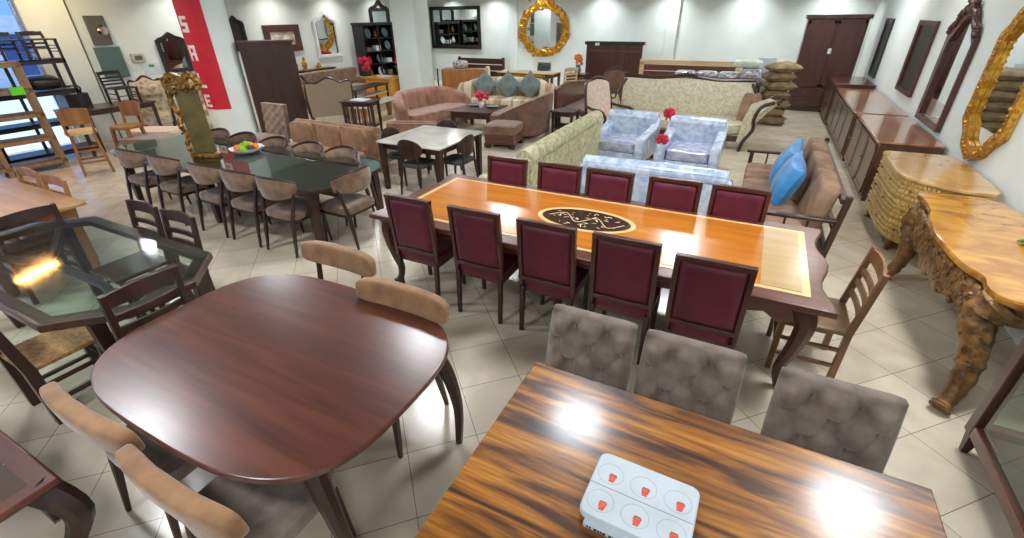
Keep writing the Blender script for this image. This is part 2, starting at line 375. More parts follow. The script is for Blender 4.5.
def tufted_chair(label):
    r=thing('tufted_dining_chair',label,'chair')
    Wd,z0,z1=.47,.46,.97
    bt=[(x,z) for k,z in enumerate((.58,.69,.80,.90)) for x in ((-.18,0,.18) if k%2==0 else (-.09,.09))]
    def fn(u,v,w_):
        x=(u-.5)*Wd*(1+.03*math.sin(v*PI)); z=z0+(z1-z0)*v; y=-.20-.11*v
        if w_==0:
            edge=min(1,min(u,1-u)*9)*min(1,min(v,1-v)*9+.0)
            d=.0
            for bx_,bz in bt:
                q=math.hypot(x-bx_,z-bz); d=max(d,math.exp(-(q/.034)**2))
            # diagonal pleats between the buttons
            a=abs(((x/.18)+(z-.58)/.22)%1-.5); c=abs(((x/.18)-(z-.58)/.22)%1-.5)
            pl=max(math.exp(-(( .5-a)/.075)**2),math.exp(-((.5-c)/.075)**2))
            return (x,y+(.062-.05*d-.014*pl)*edge,z+.02*edge*0)
        e=.012*(1-min(1,min(u,1-u)*12))
        return (x*(1-.02),y-.045+e,z)
    b=B().shell(fn,48,48); bk=b.build('backrest',TAUPE,r,0,75)
    for bx_,bz in bt: 
        v=(bz-z0)/(z1-z0); B().puff((bx_,-.20-.11*v+.008,bz),(.022,.012,.022),1).build('button',TAUPE,bk)
    B().puff((0,.02,.44),(.50,.50,.12),.3).build('seat',TAUPE,r)
    for sx in (-1,1):
        leg(r,(sx*.2,-.2,.40),(sx*.2,-.25,0),.042,.03,W_BLACK); leg(r,(sx*.2,.22,.40),(sx*.2,.22,0),.042,.03,W_BLACK)
    return r
def burgundy_chair(label):
    r=thing('padded_dining_chair',label,'chair')
    z0,z1=.52,1.05; T=lambda z:-.20-.05*(z-.45)/.6
    b=B()
    for sx in (-1,1): b.bar((sx*.222,T(.40),.40),(sx*.222,T(z1),z1),.034,.04)
    b.bar((-.239,T(z1-.018),z1-.018),(.239,T(z1-.018),z1-.018),.036,.045); b.bar((-.239,T(z0),z0),(.239,T(z0),z0),.036,.04)
    b.build('back_frame',W_MAHOZ,r,.004)
    B().shell(lambda u,v,w_:((u-.5)*.41,T(z0+.02+(z1-z0-.05)*v)+(.024 if w_==0 else -.024)*min(1,min(u,1-u,)*14)*min(1,min(v,1-v)*14)+(.004 if w_==0 else -.004),z0+.015+(z1-z0-.05)*v),20,20).build('back_pad',BURG,r,0,60)
    B().puff((0,.02,.46),(.47,.46,.09),.25).build('seat',BURG,r)
    box('seat_rail',-.225,.225,-.2,.23,.385,.43,W_MAHOZ,r)
    for sx in (-1,1): leg(r,(sx*.21,-.21,.44),(sx*.21,-.235,0),.04,.032,W_DARK); leg(r,(sx*.21,.21,.40),(sx*.21,.21,0),.042,.032,W_DARK)
    return r
def wrap_chair(label,fab,wd=.56,h=.86,legm=W_DARK,name='wraparound_dining_chair',band=.24,rail=True,seat=None):
    """upholstered seat with a curved wrap-round back band on slender tapered posts"""
    r=thing(name,label,'chair'); hw=wd/2
    def arc(u,off,z): 
        a=(u-.5)*R(136); rx=hw+off; ry=.24+off
        return (rx*math.sin(a),-.0-ry*math.cos(a)*1.0+.02,z)
    def fn(u,v,w_):
        drop=.07*abs(2*u-1)**2.2; narrow=1-.45*abs(2*u-1)**2
        z=h-drop-band*narrow*(1-v)
        rnd=.012*math.cos((v-.5)*PI)+.012
        return arc(u,(.0+rnd if w_ else -rnd-.0)+.02*(v),z)
    B().shell(fn,28,8).build('backrest',fab,r,0,80)
    if rail:
        pts=[arc(u/24,.012,h-.07*abs(2*u/24-1)**2.2+.006) for u in range(25)]
        B().tube(pts,[.011+.006*(1-abs(2*i/24-1)) for i in range(25)],8,flat=1.3).build('top_rail',legm,r)
    B().puff((0,.04,.45),(wd-.08,.48,.10),.35).build('seat',seat or fab,r)
    B().bx(-hw+.06,hw-.06,-.17,.25,.37,.405).build('seat_rail',legm,r,.01)
    for sx in (-1,1):
        B().bar((sx*(hw-.06),-.19,.40),(sx*(hw-.045),-.26,0),.042,.042,.024,.024).bar((sx*(hw-.06),-.19,.40),(sx*(hw*.90),-.10,h-.12),.038,.034,.028,.024).build('rear_leg',legm,r,.005)
        B().bar((sx*(hw-.055),.22,.40),(sx*(hw-.045),.26,0),.04,.04,.022,.022).build('front_leg',legm,r,.005)
    return r
def panel_chair(label,fab,w,h,band,name='curved_back_dining_chair',th=.10,bend=.28,seat=None):
    r=thing(name,label,'chair')
    b=B().puff((0,0,0),(w,th,band),.45,None,40,16,.4)
    for v in b.v: v.y+=-.25-.10*v.z+bend*v.x*v.x; v.z+=h-band/2
    b.build('backrest',fab,r,0,80)
    B().puff((0,.03,.45),(min(w,.54),.50,.11),.35).build('seat',seat or fab,r)
    box('seat_rail',-.2,.2,-.17,.24,.37,.41,W_DARK,r)
    for sx in (-1,1):
        x=sx*min(w/2-.07,.23)
        B().bar((x,-.18,.42),(x*1.08,-.25,0),.045,.04,.026).bar((x,-.18,.40),(x,-.235,h-band*.6),.04,.03,.034,.026).build('rear_leg',W_DARK,r,.005)
        leg(r,(x,.22,.42),(x*1.05,.25,0),.042,.024,W_DARK,'front_leg')
    return r
def bistro_chair(label):
    r=thing('round_back_chair',label,'chair')
    def fn(u,v,w_):
        a=2*PI*u; rr=v; x=.225*math.cos(a)*rr; z=.70+.15*math.sin(a)*rr
        return (x,-.20-.05*(z-.45)+1.2*x*x+(.012 if w_==0 else -.012)*(1.0-.5*rr**6),z)
    b=B(); n=28; vs=[];fs=[]
    for w_ in (0,1):
        o=len(vs); vs.append(fn(0,0,w_))
        for k in range(1,5):
            for i in range(n): vs.append(fn(i/n,k/4,w_))
        I=lambda k,i:o+1+(k-1)*n+i%n
        for i in range(n):
            fs.append((o,I(1,i),I(1,i+1)))
            for k in range(1,4): fs.append((I(k,i),I(k+1,i),I(k+1,i+1),I(k,i+1)))
    K=1+4*n
    for i in range(n): fs.append((1+3*n+i,1+3*n+(i+1)%n,K+1+3*n+(i+1)%n,K+1+3*n+i))
    b.add(vs,fs).build('backrest',W_DARK,r,0,60)
    B().puff((0,.02,.45),(.44,.44,.07),.4).build('seat',noisy('dark_green_grey_pad',(52,56,50),(74,76,68),(6,6,6),.6),r)
    for sx in (-1,1):
        B().bar((sx*.17,-.19,.43),(sx*.19,-.24,0),.035,.035,.024).bar((sx*.17,-.19,.42),(sx*.13,-.2,.66),.03,.024,.022).build('rear_leg',W_DARK,r,.004)
        leg(r,(sx*.17,.18,.43),(sx*.19,.21,0),.035,.024,W_DARK,'front_leg')
    return r
# ================================================================ FOREGROUND: figured walnut table + tufted chairs + tray
t=thing('dining_table','rectangular dining table with boldly streaked orange-brown wood top, nearest in front','table',(.08,1.14,0))
box('tabletop',-.85,.85,-.61,.61,.715,.76,WALNUT,t,.006)
box('apron',-.76,.76,-.52,.52,.63,.715,W_DARKX,t)
for sx in (-1,1):
    for sy in (-1,1): leg(t,(sx*.74,sy*.5,.70),(sx*.76,sy*.52,0),.085,.06,W_DARK)
p=tufted_chair('x')
series(p,[(-.54,1.68,PI,'taupe button-tufted dining chair, leftmost of three behind the streaked wood table'),
 (-.02,1.67,PI,'taupe button-tufted dining chair, middle of three behind the streaked wood table'),
 (.59,1.65,PI,'taupe button-tufted dining chair, rightmost of three behind the streaked wood table')],'tufted chairs behind the streaked wood table')
tr=thing('well_tray','white card tray with six round wells printed in red, lying on the streaked table','tray',(-.07,1.10,.76),R(-1))
B().prism(rrect(-.20,.19,-.085,.21,.035),.022,.05,ch=.006).build('tray_top',WHITEC,tr)
box('box_base',-.17,.16,-.105,.15,0,.022,WHITEC,tr,.003)
GC=plain('soft_grey_card',(204,213,220),.5)
for i in range(3):
    for j in range(2):
        cx,cy=-.135+.128*i,-.012+.128*j
        pts=[(cx+.050*math.cos(a),cy+.046*math.sin(a),.0502) for a in [2*PI*k/24 for k in range(24)]]
        B().tube(pts,.0022,6,True,.5).build('well_rim',GC,tr); pr=B(); pg=B()
        x,y=cx+.010,cy-.020
        pr.prism(supere(.013,.010,2,14,x,y),.0495,.052); pr.prism(supere(.010,.009,2,12,x+.006,y+.012),.0495,.0521); pr.prism(supere(.009,.008,2,12,x-.006,y+.010),.0495,.0519)
        pr.bx(x-.010,x+.010,y-.016,y-.006,.0495,.0515); pg.bx(x-.012,x+.012,y+.017,y+.021,.0495,.0522)
        pr.build('red_print',REDP,tr); pg.build('green_print',LEAF,tr)
box('fold_line',-.195,.185,.050,.0525,.0498,.0508,plain('grey_crease',(150,140,150),.6),tr,0)
bp=B(); x=-.155
random.seed(4)
while x<.14:
    w_=random.choice((.006,.01,.014)); bp.bx(x,x+w_,-.1065,-.1045,.006,.018); x+=w_+random.choice((.003,.004,.012))
bp.build('black_lettering',BLACKP,tr)
# ================================================================ dark rounded mahogany table and its tan chairs
t=thing('dining_table','big soft-cornered reddish mahogany dining table with polished top, left foreground','table',(-2.145,1.21,0))
B().prism(supere(.945,.69,3.3,96),.725,.757,ch=.006).build('tabletop',W_MAHO,t,.006)
B().prism(supere(.74,.48,5,48),.65,.725).build('apron',W_DARK,t)
for sx in (-1,1):
    for sy in (-1,1):
        pts=catm([(sx*.74,sy*.44,.70),(sx*.83,sy*.47,.5),(sx*.88,sy*.47,.25),(sx*.90,sy*.42,0)],4)
        B().tube(pts,[.055-.033*i/(len(pts)-1) for i in range(len(pts))],8).build('leg',W_DARK,t)
p=panel_chair('x',TANV,.72,.91,.17,seat=TAUPE,th=.085)
series(p,[(-2.40,.66,0,'tan suede curved-back chair at near left side of the mahogany table'),
 (-1.66,.62,0,'tan suede curved-back chair at near right side of the mahogany table, closest to the camera'),
 (-2.54,1.86,PI,'tan suede curved-back chair at far left side of the mahogany table'),
 (-1.75,1.62,PI,'tan suede curved-back chair at far right side of the mahogany table')],'tan curved-back chairs at the mahogany table')
# ================================================================ octagonal glass table with x-base and dark slat chairs
t=thing('glass_dining_table','dark wood dining table with clipped corners and green-tinted glass top','table',(-4.55,1.25,0))
def octo(a,b,c): return [(a,-b+c),(a,b-c),(a-c,b),(-a+c,b),(-a,b-c),(-a,-b+c),(-a+c,-b),(a-c,-b)]
ou=octo(1.22,.56,.34); inn=octo(1.12,.46,.30); n=8; b=B(); vs=[];fs=[]
for ring,z in ((ou,.70),(inn,.70),(ou,.752),(inn,.752)): vs+=[(x,y,z) for x,y in ring]
for i in range(n):
    j=(i+1)%n; fs+=[(i,j,n+j,n+i),(2*n+i,3*n+i,3*n+j,2*n+j),(i,2*n+i,2*n+j,j),(n+i,n+j,3*n+j,3*n+i)]
b.add(vs,fs).build('top_frame',W_DARKX,t,.006)
B().prism(octo(1.2,.54,.335),.752,.766).build('glass_top',GLASS,t)
b=B()
for sx in (-1,1):
    b.tube(catm([(sx*1.05,-.32,.70),(sx*.62,-.06,.62),(sx*.62,.06,.62),(sx*1.05,.32,.70)],6),.035,8)
    b.tube(catm([(sx*.62,-.06,.62),(sx*.3,-.0,.60),(0,0,.60)],4),.035,8)
b.build('underframe',W_DARK,t)
for sx in (-1,1):
    for sy in (-1,1): leg(t,(sx*1.02,sy*.34,.70),(sx*.92,sy*.3,0),.085,.06,W_DARK)
DSEAT=noisy('woven_tan_seat',(150,104,62),(190,140,88),(40,40,40),.7)
p=slat_chair('x',W_DARK,W_DARKX,.96)
series(p,[(-4.74,1.66,PI,'dark slat-back chair, left of two on far side of the green glass table'),
 (-4.20,1.66,PI,'dark slat-back chair, right of two on far side of the green glass table'),
 (-3.50,1.13,PI/2,'dark slat-back chair at right end of the glass table, beside the mahogany table')],'dark slat chairs around the glass table')
p=slat_chair('dark slat-back chair with woven tan seat at near side of the glass table',W_DARK,DSEAT,1.0,.42,True,.058); p.location=(-3.97,.77,0)
p=slat_chair('dark slat-back chair between the honey table and the glass table',W_DARK,W_DARKX,.88,.5); p.location=(-6.03,1.42,0); p.rotation_euler=(0,0,PI/2)
# honey coloured table + chairs
t=thing('dining_table','pale honey wood dining table at left edge behind the glass table','table',(-7.35,1.5,0))
box('tabletop',-1.36,1.36,-.47,.47,.72,.76,W_LTAN,t,.01); box('apron',-1.2,1.2,-.38,.38,.62,.72,W_HONEY,t)
for sx in (-1,1):
    for sy in (-1,1): leg(t,(sx*1.15,sy*.35,.7),(sx*1.15,sy*.35,0),.09,.08,W_HONEY)
p=slat_chair('x',W_HONEY,W_HONEY,.92,.52)
series(p,[(-7.3,1.76,PI,'honey wood slat chair on far side of the pale honey table, left of two'),
 (-6.62,1.74,PI,'honey wood slat chair on far side of the pale honey table, right of two')],'honey slat chairs')
# bottom-left dark table with glass
t=thing('console_table','dark reddish console table with scalloped skirt at the bottom left corner','table',(-3.05,-.15,0))
box('tabletop',-.8,.77,-.42,.39,.685,.72,W_MAHO,t,.012)
box('glass_inset',-.72,.69,-.34,.31,.718,.726,GLASS,t,.002)
b=B().prism([(-.72,.56),(-.72,.68),(.72,.68),(.72,.50),(.66,.44),(.55,.47),(.45,.58),(0,.61),(-.45,.58),(-.6,.5)],-.34,-.30,MXZ); b.build('apron',W_DARK,t)
for sx in (-1,1):
    for sy in (-1,1):
        pts=catm([(sx*.68,sy*.32,.68),(sx*.78,sy*.37,.52),(sx*.66,sy*.30,.24),(sx*.70,sy*.32,.05),(sx*.74,sy*.35,0)],5)
        B().tube(pts,[.07-.045*min(1,i/14) for i in range(len(pts))],8).build('leg',W_DARK,t)
# ================================================================ long glass-topped banquet table
t=thing('banquet_table','long dark banquet table with rounded corners under a green glass top','table',(-6.1,3.78,0))
def bow(a,b,k=12):
    o=[]
    c=[(a,-b*.62),(a,b*.62),(a-.28,b),(-a+.28,b),(-a,b*.62),(-a,-b*.62),(-a+.28,-b),(a-.28,-b)]
    return c
def softpoly(c,r=.35,k=5):
    o=[];n=len(c)
    for i in range(n):
        p0,p1,p2=Vector(c[i-1]),Vector(c[i]),Vector(c[(i+1)%n]); a=p1+(p0-p1)*r; d=p1+(p2-p1)*r
        for q in range(k): tt=q/(k-1); o.append(tuple((1-tt)**2*a+2*tt*(1-tt)*p1+tt*tt*d))
    return o
B().prism(softpoly(bow(2.12,.68),.25),.715,.755,ch=.008).build('tabletop',W_DARKX,t)
B().prism(softpoly(bow(2.14,.70),.25),.758,.772).build('glass_top',GLASSB,t)
box('apron',-1.85,1.85,-.5,.5,.62,.715,W_DARKX,t)
for sx in (-1,0,1):
    for sy in (-1,1): leg(t,(sx*1.88,sy*.5,.71),(sx*1.9,sy*.52,0),.10,.07,W_DARK)
p=wrap_chair('x',BEIGEV,.58,.89)
nl=['far left end','second from the left','third from the left','fourth from the left','near right corner']
sp=[(x,3.24,0,'greyed beige wrap-back chair on near side of the glass banquet table, '+n_) for x,n_ in zip((-7.40,-6.64,-5.79,-5.17,-4.55),nl)]
sp+=[(x,4.17,PI,'greyed beige wrap-back chair on far side of the glass banquet table, '+n_) for x,n_ in zip((-7.3,-6.68,-6.0,-5.32,-4.70),['far left end','second from the left','middle of the row','second from the right','far right end'])]
sp+=[(-4.06,3.68,PI/2,'greyed beige wrap-back chair alone at right end of the glass banquet table')]
series(p,sp,'wrap-back chairs around the glass banquet table')
sp=[(x,5.22,PI,'tan wrap-back chair in the spare row behind the banquet table, '+n_) for x,n_ in zip((-6.85,-6.2,-5.66),('left','middle','right'))]
p=panel_chair('x',TANV,.52,.85,.38,'rounded_back_chair',.08,.3); series(p,sp,'spare tan chairs before the low bench')
# fruit bowl
t=thing('fruit_bowl','white scalloped bowl of yellow and green fruit on the glass banquet table','bowl',(-6.15,3.95,.772))
b=B(); vs=[];fs=[];n=32
for r_,z in ((.10,0),(.17,.03),(.22,.07),(.20,.068),(.15,.035),(0.01,.015)):
    for j in range(n):
        a=2*PI*j/n; rr=r_*(1+.06*math.cos(8*a)*(r_>.16)); vs.append((rr*math.cos(a),rr*math.sin(a),z))
for i in range(5):
    for j in range(n): fs.append((i*n+j,i*n+(j+1)%n,(i+1)*n+(j+1)%n,(i+1)*n+j))
fs.append(tuple(range(n))); b.add(vs,fs).build('bowl',WHITE,t)
YEL=plain('yellow_skin',(240,190,30),.5); GRN=plain('green_skin',(140,200,30),.5); PUR=plain('plum_skin',(90,50,60),.4); ORA=plain('orange_skin',(240,140,30),.5)
random.seed(11)
for i,(x,y,z,r_,mt,nm,cl) in enumerate([(-.1,.02,.07,.05,YEL,'lemon','yellow'),(-.02,.07,.08,.05,YEL,'lemon','yellow'),(.02,-.07,.07,.048,GRN,'lime','bright green'),(.0,0,.11,.045,GRN,'lime','bright green'),(.1,.0,.075,.04,PUR,'plum','dark purple'),(-.08,-.08,.07,.045,ORA,'orange','orange'),(.08,.08,.075,.045,ORA,'orange','orange'),(-.09,.09,.08,.04,YEL,'lemon','yellow')]):
    where=['left of centre','at the back','at the front','on top in the middle','at the right edge','at the front left','at the back right','at the back left'][i]
    tag(B().puff((0,0,0),(r_*2.3,r_*1.9,r_*1.9),1,None,14,8).build(nm,mt),f'{cl} {nm} in the white fruit bowl, {where}','fruit','fruit in the white bowl').location=(-6.15+x,3.95+y,.772+z)
# tall gilded panel standing on the table
t=thing('gilded_panel','tall moss-brown panel with carved gilt crest standing on the banquet table','ornament',(-6.44,3.56,.772),R(32))
box('panel',-.13,.14,-.03,.03,.06,.88,MOSS,t,.01); box('base',-.17,.17,-.07,.07,0,.05,BRONZE,t,.012)
random.seed(3); b=B()
for pts,rad in (([(-.16,-.02,.84),(-.2,-.03,.95),(-.08,-.04,1.02),(.04,-.04,.97),(.12,-.04,1.03),(.2,-.03,.94),(.17,-.02,.86)],.042),([(-.1,-.05,.82),(-.16,-.06,.90),(-.06,-.06,.94),(0,-.06,.88),(.08,-.06,.93),(.14,-.06,.88)],.034)):
    c=catm(pts,6); b.tube(c,[rad*(.75+.4*random.random()) for _ in c],7)
for i in range(16): b.ball((random.uniform(-.2,.2),-.05,random.uniform(.84,1.0)),random.uniform(.016,.035),7)
b.build('carved_crest',BRONZE,t)
b=B(); c=catm([(-.15,-.03,.84),(-.19,-.03,.7),(-.145,-.03,.55),(-.18,-.04,.42),(-.14,-.03,.3),(-.18,-.03,.16),(-.15,-.03,.05)],5); b.tube(c,[.02+.02*random.random() for _ in c],7)
for z in (.42,.46,.12): b.ball((-.165,-.05,z),.03,8)
b.build('side_carving',BRONZE,t)
# ================================================================ orange boardroom table
t=thing('boardroom_table','long amber conference table with pale inlay border and oval flower medallion','table',(-1.165,3.655,0))
a_,b_=1.835,.70
def serp(a,b,k=14):
    o=[]
    for i in range(k+1): # right end, serpentine
        v=-1+2*i/k; o.append((a-.01+.032*math.cos(2*PI*v),v*b))
    o=o+[(-x,-y) for x,y in o]
    return o
so_=serp(a_+.03,b_)
B().prism(so_,.725,.77,ch=.01).build('tabletop',W_MAHO,t,.005)
B().bx(-a_+.11,a_-.09,-b_+.135,b_-.135,.77,.7735).build('pale_inlay_border',INLAY,t)
B().bx(-a_+.16,a_-.14,-b_+.175,b_-.175,.7735,.7755).build('amber_field',ORANGE,t)
box('reflection_end_field',a_-.39,a_-.142,-b_+.177,b_-.177,.7755,.777,wood('reflected_tan',(176,146,98),(194,164,116),'x',.2,.6),t,0)  # paler end patch: a reflection on the tabletop painted as colour
b=B(); c=[(x,y,.779) for x,y in supere(.43,.235,2,56,.01,.02)]; b.tube(c,.022,6,True,.25); b.build('oval_band',INLAY,t)
B().prism(supere(.42,.225,2,56,.01,.02),.7755,.779).build('oval_ground',noisy('dark_brown_ground',(50,30,22),(66,42,30),(8,8,8),.2,coat=.6),t)
b=B(); random.seed(21)
for k in range(46):
    a=random.uniform(0,2*PI); rr=math.sqrt(random.random())*.86; x=.01+.40*rr*math.cos(a); y=.02+.205*rr*math.sin(a); an=random.uniform(0,PI); l=random.uniform(.012,.03)
    b.prism([(x+l*math.cos(an),y+l*math.sin(an)),(x-.3*l*math.sin(an),y+.3*l*math.cos(an)),(x-l*math.cos(an),y-l*math.sin(an)),(x+.3*l*math.sin(an),y-.3*l*math.cos(an))],.779,.7802)
c=catm([(-.33,0,.7795),(-.2,.1,.7795),(-.05,-.06,.7795),(.1,.08,.7795),(.24,-.08,.7795),(.36,.03,.7795)],8); b.tube(c,.004,5)
b.build('flower_marquetry',plain('ivory_marquetry',(214,196,160),.3),t)
ap=[(-1.72,.73),(1.72,.73),(1.72,.60),(1.6,.56),(1.5,.62),(1.3,.58),(1.1,.64),(.6,.61),(0,.66),(-.6,.61),(-1.1,.64),(-1.3,.58),(-1.5,.62),(-1.6,.56),(-1.72,.60)]
for y in (-.60,.58): B().prism(ap,y,y+.03,MXZ).build('apron',W_MAHO,t,.003).location.y=0
B().prism([(-.6,.73),(.6,.73),(.6,.6),(.3,.64),(0,.58),(-.3,.64),(-.6,.6)],1.70,1.73,MYZ).build('apron',W_MAHO,t,.003)
for sx in (-1,0,1):
    for sy in (-1,1):
        k=1 if sx else 0
        c=catm([(sx*1.70,sy*.56,.72),(sx*1.76,sy*.60,.60),(sx*1.74,sy*.59,.38),(sx*1.70,sy*.56,.16),(sx*1.73,sy*.58,.03),(sx*1.76,sy*.60,0)],5)
        B().tube(c,[max(.032,.085-.06*i/18) if i<22 else .045 for i in range(len(c))],8).build('leg',W_MAHOZ,t)
p=burgundy_chair('x')
nn=['leftmost of the row','second from the left','third from the left','fourth from the left','rightmost of the row']
sp=[(x,3.12,0,'burgundy padded chair on near side of the amber conference table, '+n_) for x,n_ in zip((-2.49,-1.83,-1.2,-.6),nn)]+[(-.02,3.04,0,'burgundy padded chair on near side of the amber conference table, '+nn[4])]
sp+=[(x,4.08,PI,'burgundy padded chair on far side of the amber conference table, '+n_) for x,n_ in zip((-2.28,-1.67,-1.14,-.52,.04),nn)]
series(p,sp,'burgundy chairs around the conference table')
p=slat_chair('mid-brown slat-back chair facing the right end of the conference table',W_MID,W_MID,.93,.48); p.location=(.70,3.51,0); p.rotation_euler=(0,0,PI/2)
# ================================================================ right wall furniture
def chest(label,y0,y1,x0,h,top,body,doors=2,hand=True):
    r=thing('sideboard',label,'sideboard',((x0+2.28)/2,(y0+y1)/2,0)); L2=(y1-y0)/2; D=(2.28-x0)/2
    box('body',-D+.03,D,-L2+.02,L2-.02,.08,h-.03,body,r,.008); box('top',-D,D,-L2,L2,h-.03,h,top,r,.01)
    box('plinth',-D+.06,D-.02,-L2+.05,L2-.05,0,.08,body,r)
    for k in range(doors):
        a=-L2+.04+k*(2*L2-.08)/doors; c=a+(2*L2-.08)/doors-.02
        d=B()
        d.bx(-D+.012,-D+.032,a,c,.12,h-.07)
        d.bx(-D+.004,-D+.014,a,a+.05,.12,h-.07).bx(-D+.004,-D+.014,c-.05,c,.12,h-.07).bx(-D+.004,-D+.014,a,c,.12,.18).bx(-D+.004,-D+.014,a,c,h-.13,h-.07)
        dd=d.build('door',body,r,.003)
        B().ball((-D-.006,(c-.03) if k%2==0 else (a+.03),h*.55),.014,8).build('knob',CHROME,dd)
    return r
chest('dark brown low sideboard with polished top, farthest along the right wall',13.3,15.0,1.5,.92,W_MAHOY,W_SHELL)
chest('brown sideboard with glossy top, second from the far end of the right wall',9.95,13.2,1.53,.85,W_TOP,W_SHELL,4)
chest('brown glossy-topped sideboard beside the honeycomb-fronted chest',7.72,9.85,1.56,.85,W_TOP,W_SHELL,3)
# honeycomb dresser
r=thing('honeycomb_chest','pale gold bow-cornered chest of drawers with honeycomb-carved front','chest of drawers',(1.92,6.5,0))
def dro(off): 
    return [( .36,-.72-off*.0),( .36,.74),(-.30-off,.74),(-.36-off,.66),(-.36-off,-.18),(-.33-off,-.38),(-.22-off,-.54),(-.05-off*.5,-.66-off),(.10,-.72-off)]
B().prism(softpoly(dro(0),.2,4),.14,.82).build('body',wood('gold_chest_body',(176,138,74),(204,170,104),'z',.35,.4),r)
B().prism(softpoly(dro(.035),.2,4),.82,.85,ch=.006).build('top',HONEYT,r)
def combpt(u,z):
    # front path following the bow corner
    P=[(-.36,.68),(-.36,-.16),(-.33,-.37),(-.225,-.53),(-.06,-.66)]
    seg=[math.dist(P[i],P[i+1]) for i in range(4)]; s_=u*sum(seg)
    for i in range(4):
        if s_<=seg[i] or i==3:
            t_=s_/seg[i]; x=P[i][0]+(P[i+1][0]-P[i][0])*t_; y=P[i][1]+(P[i+1][1]-P[i][1])*t_
            dx,dy=P[i+1][0]-P[i][0],P[i+1][1]-P[i][1]; l=math.hypot(dx,dy); return Vector((x,y,z)),Vector((dy/l,-dx/l,0))
        s_-=seg[i]
HC=noisy('gold_scale_carving',(186,148,80),(220,186,118),(20,20,20),.35,0,.4)
for d in range(3):
    b=B(); z0=.16+d*.22; 
    for row in range(4):
        z=z0+.03+row*.05
        for c in range(34):
            u=(c+.5+(row%2)*.5)/35
            if u>.99: continue
            q,nrm=combpt(u,z); b.puff(q+nrm*(-1 if nrm.x>0 else 1)*.002,(.04,.052,.048),.9,None,6,4)
    dr=b.build('drawer',HC,r)
    for u in (.15,.5,.82):
        q,nrm=combpt(u,z0+.11); B().ball(q+Vector((-.026,-.01,0)),.014,8).build('knob',BRONZE,dr)
for x,y in ((-.28,.64),(-.24,-.40),(.3,.66),(.3,-.6)):
    B().tube(catm([(x,y,.16),(x-.03,y-.02,.1),(x-.01,y,.03),(x-.03,y-.01,0)],4),[.05,.05,.045,.04,.03,.028,.026,.024,.026,.03,.034,.034,.034][:13],8).build('leg',W_MID,r)
# ornate carved desk
r=thing('carved_desk','ornate amber-topped desk with serpentine edge and heavily carved legs by right wall','desk',(1.94,4.42,0))
top=[(.35,1.28),(-.30,1.28),(-.36,1.18),(-.33,.98),(-.34,.72),(-.40,.52),(-.43,.20),(-.43,-.15),(-.40,-.45),(-.32,-.62),(-.36,-.80),(-.30,-.93),(.0,-1.0),(.35,-1.0)]
B().prism(softpoly(top,.3,4),.775,.82,ch=.012).build('top',AMBER,r)
B().prism(softpoly([(x+(.03 if x<.3 else 0),y*.985) for x,y in top],.3,4),.755,.775).build('moulding',W_MID,r)
random.seed(5); b=B()
for k in range(20):
    y=1.05-k*.098; x=-.29-.06*math.sin((1.2-y)/2.1*PI); h_=.20+.12*math.sin(k/19*PI)**2+.03*math.sin(k*1.7)
    b.puff((x,y,.75-h_/2),(.10,.13,h_),.6,(R(12*math.sin(k)),0,0))
for k in range(240):
    y=random.uniform(-.82,1.05); x=-.335-.06*math.sin((1.2-y)/2.1*PI); zz=random.uniform(.52,.74); rr=random.uniform(.010,.024); b.puff((x,y,zz),(rr*2,rr*3,rr*2),1,(random.uniform(-1,1),0,0),7,4)
b.bx(-.2,.33,-.85,1.1,.6,.755)
b.build('carved_apron',CARVE,r)
for sx,y,fx,fy in ((-1,-.80,-.40,-1.12),(-1,1.0,-.42,.86),(1,-.80,.28,-.9),(1,1.02,.28,1.0)):
    x0=-.24 if sx<0 else .22; s_=1 if sx<0 else .3
    c=catm([(x0,y,.74),(x0-.08*s_,y,.60),(x0-.07*s_,y*.7+fy*.3,.45),(x0*.6+fx*.4,y*.5+fy*.5,.26),(x0*.3+fx*.7,y*.2+fy*.8,.10),(fx,fy,.035)],6)
    n_=len(c); b=B(); b.tube(c,[(.125-.075*min(1,i/(n_*.8)))*(.88+.24*random.random())*(1.25 if i>n_-4 else 1) for i in range(n_)],9)
    for k in range(26):
        i=random.randrange(0,n_-4); q=c[i]; a=random.uniform(0,2*PI); rr=.10-.065*min(1,i/(n_*.72)); b.ball((q.x+rr*math.cos(a),q.y+rr*math.sin(a),q.z),random.uniform(.014,.03),6)
    b.build('leg',CARVE,r)
# flower sprig on desk
f=thing('flower_sprig','small sprig of yellow flowers and green leaves lying on the amber carved desk','flowers',(2.08,4.55,.82))
b=B()
for k in range(7): a=k*.9; b.puff((.05*math.cos(a),.06*math.sin(a),.02),(.07,.03,.02),1,(0,.3,a),8,4)
b.build('leaves',LEAF,f)
b=B()
for k in range(5): a=k*1.3; b.ball((.04*math.cos(a),.04*math.sin(a)-.02,.045),.018,7)
b.build('blossoms',YEL,f)
# low dark frame table bottom right
r=thing('glass_cabinet','dark reddish wood glazed cabinet on tapered feet, cut off by the right edge','cabinet',(1.89,2.09,0))
X0,X1,Y0,Y1,Z0,Z1=-.33,.33,-.9,.92,.15,.95
for a,c in ((X0,Y0),(X0,Y1-.07),(X1-.06,Y0),(X1-.06,Y1-.07),(X0+.002,-.03)): box('post',a-.004,a+.064,c-.004,c+.074,Z0-.004,Z1,W_MAHOZ,r)
b=B()
for x in (X0,X1-.06): b.bx(x,x+.06,Y0,Y1,Z0,Z0+.08).bx(x,x+.06,Y0,Y1,Z1-.06,Z1)
for y in (Y0,Y1-.07): b.bx(X0,X1,y,y+.07,Z0,Z0+.08).bx(X0,X1,y,y+.07,Z1-.06,Z1)
b.build('rail',W_MAHOY,r,.006); box('bottom_board',X0+.02,X1-.02,Y0+.02,Y1-.02,Z0+.01,Z0+.03,W_DARK,r)
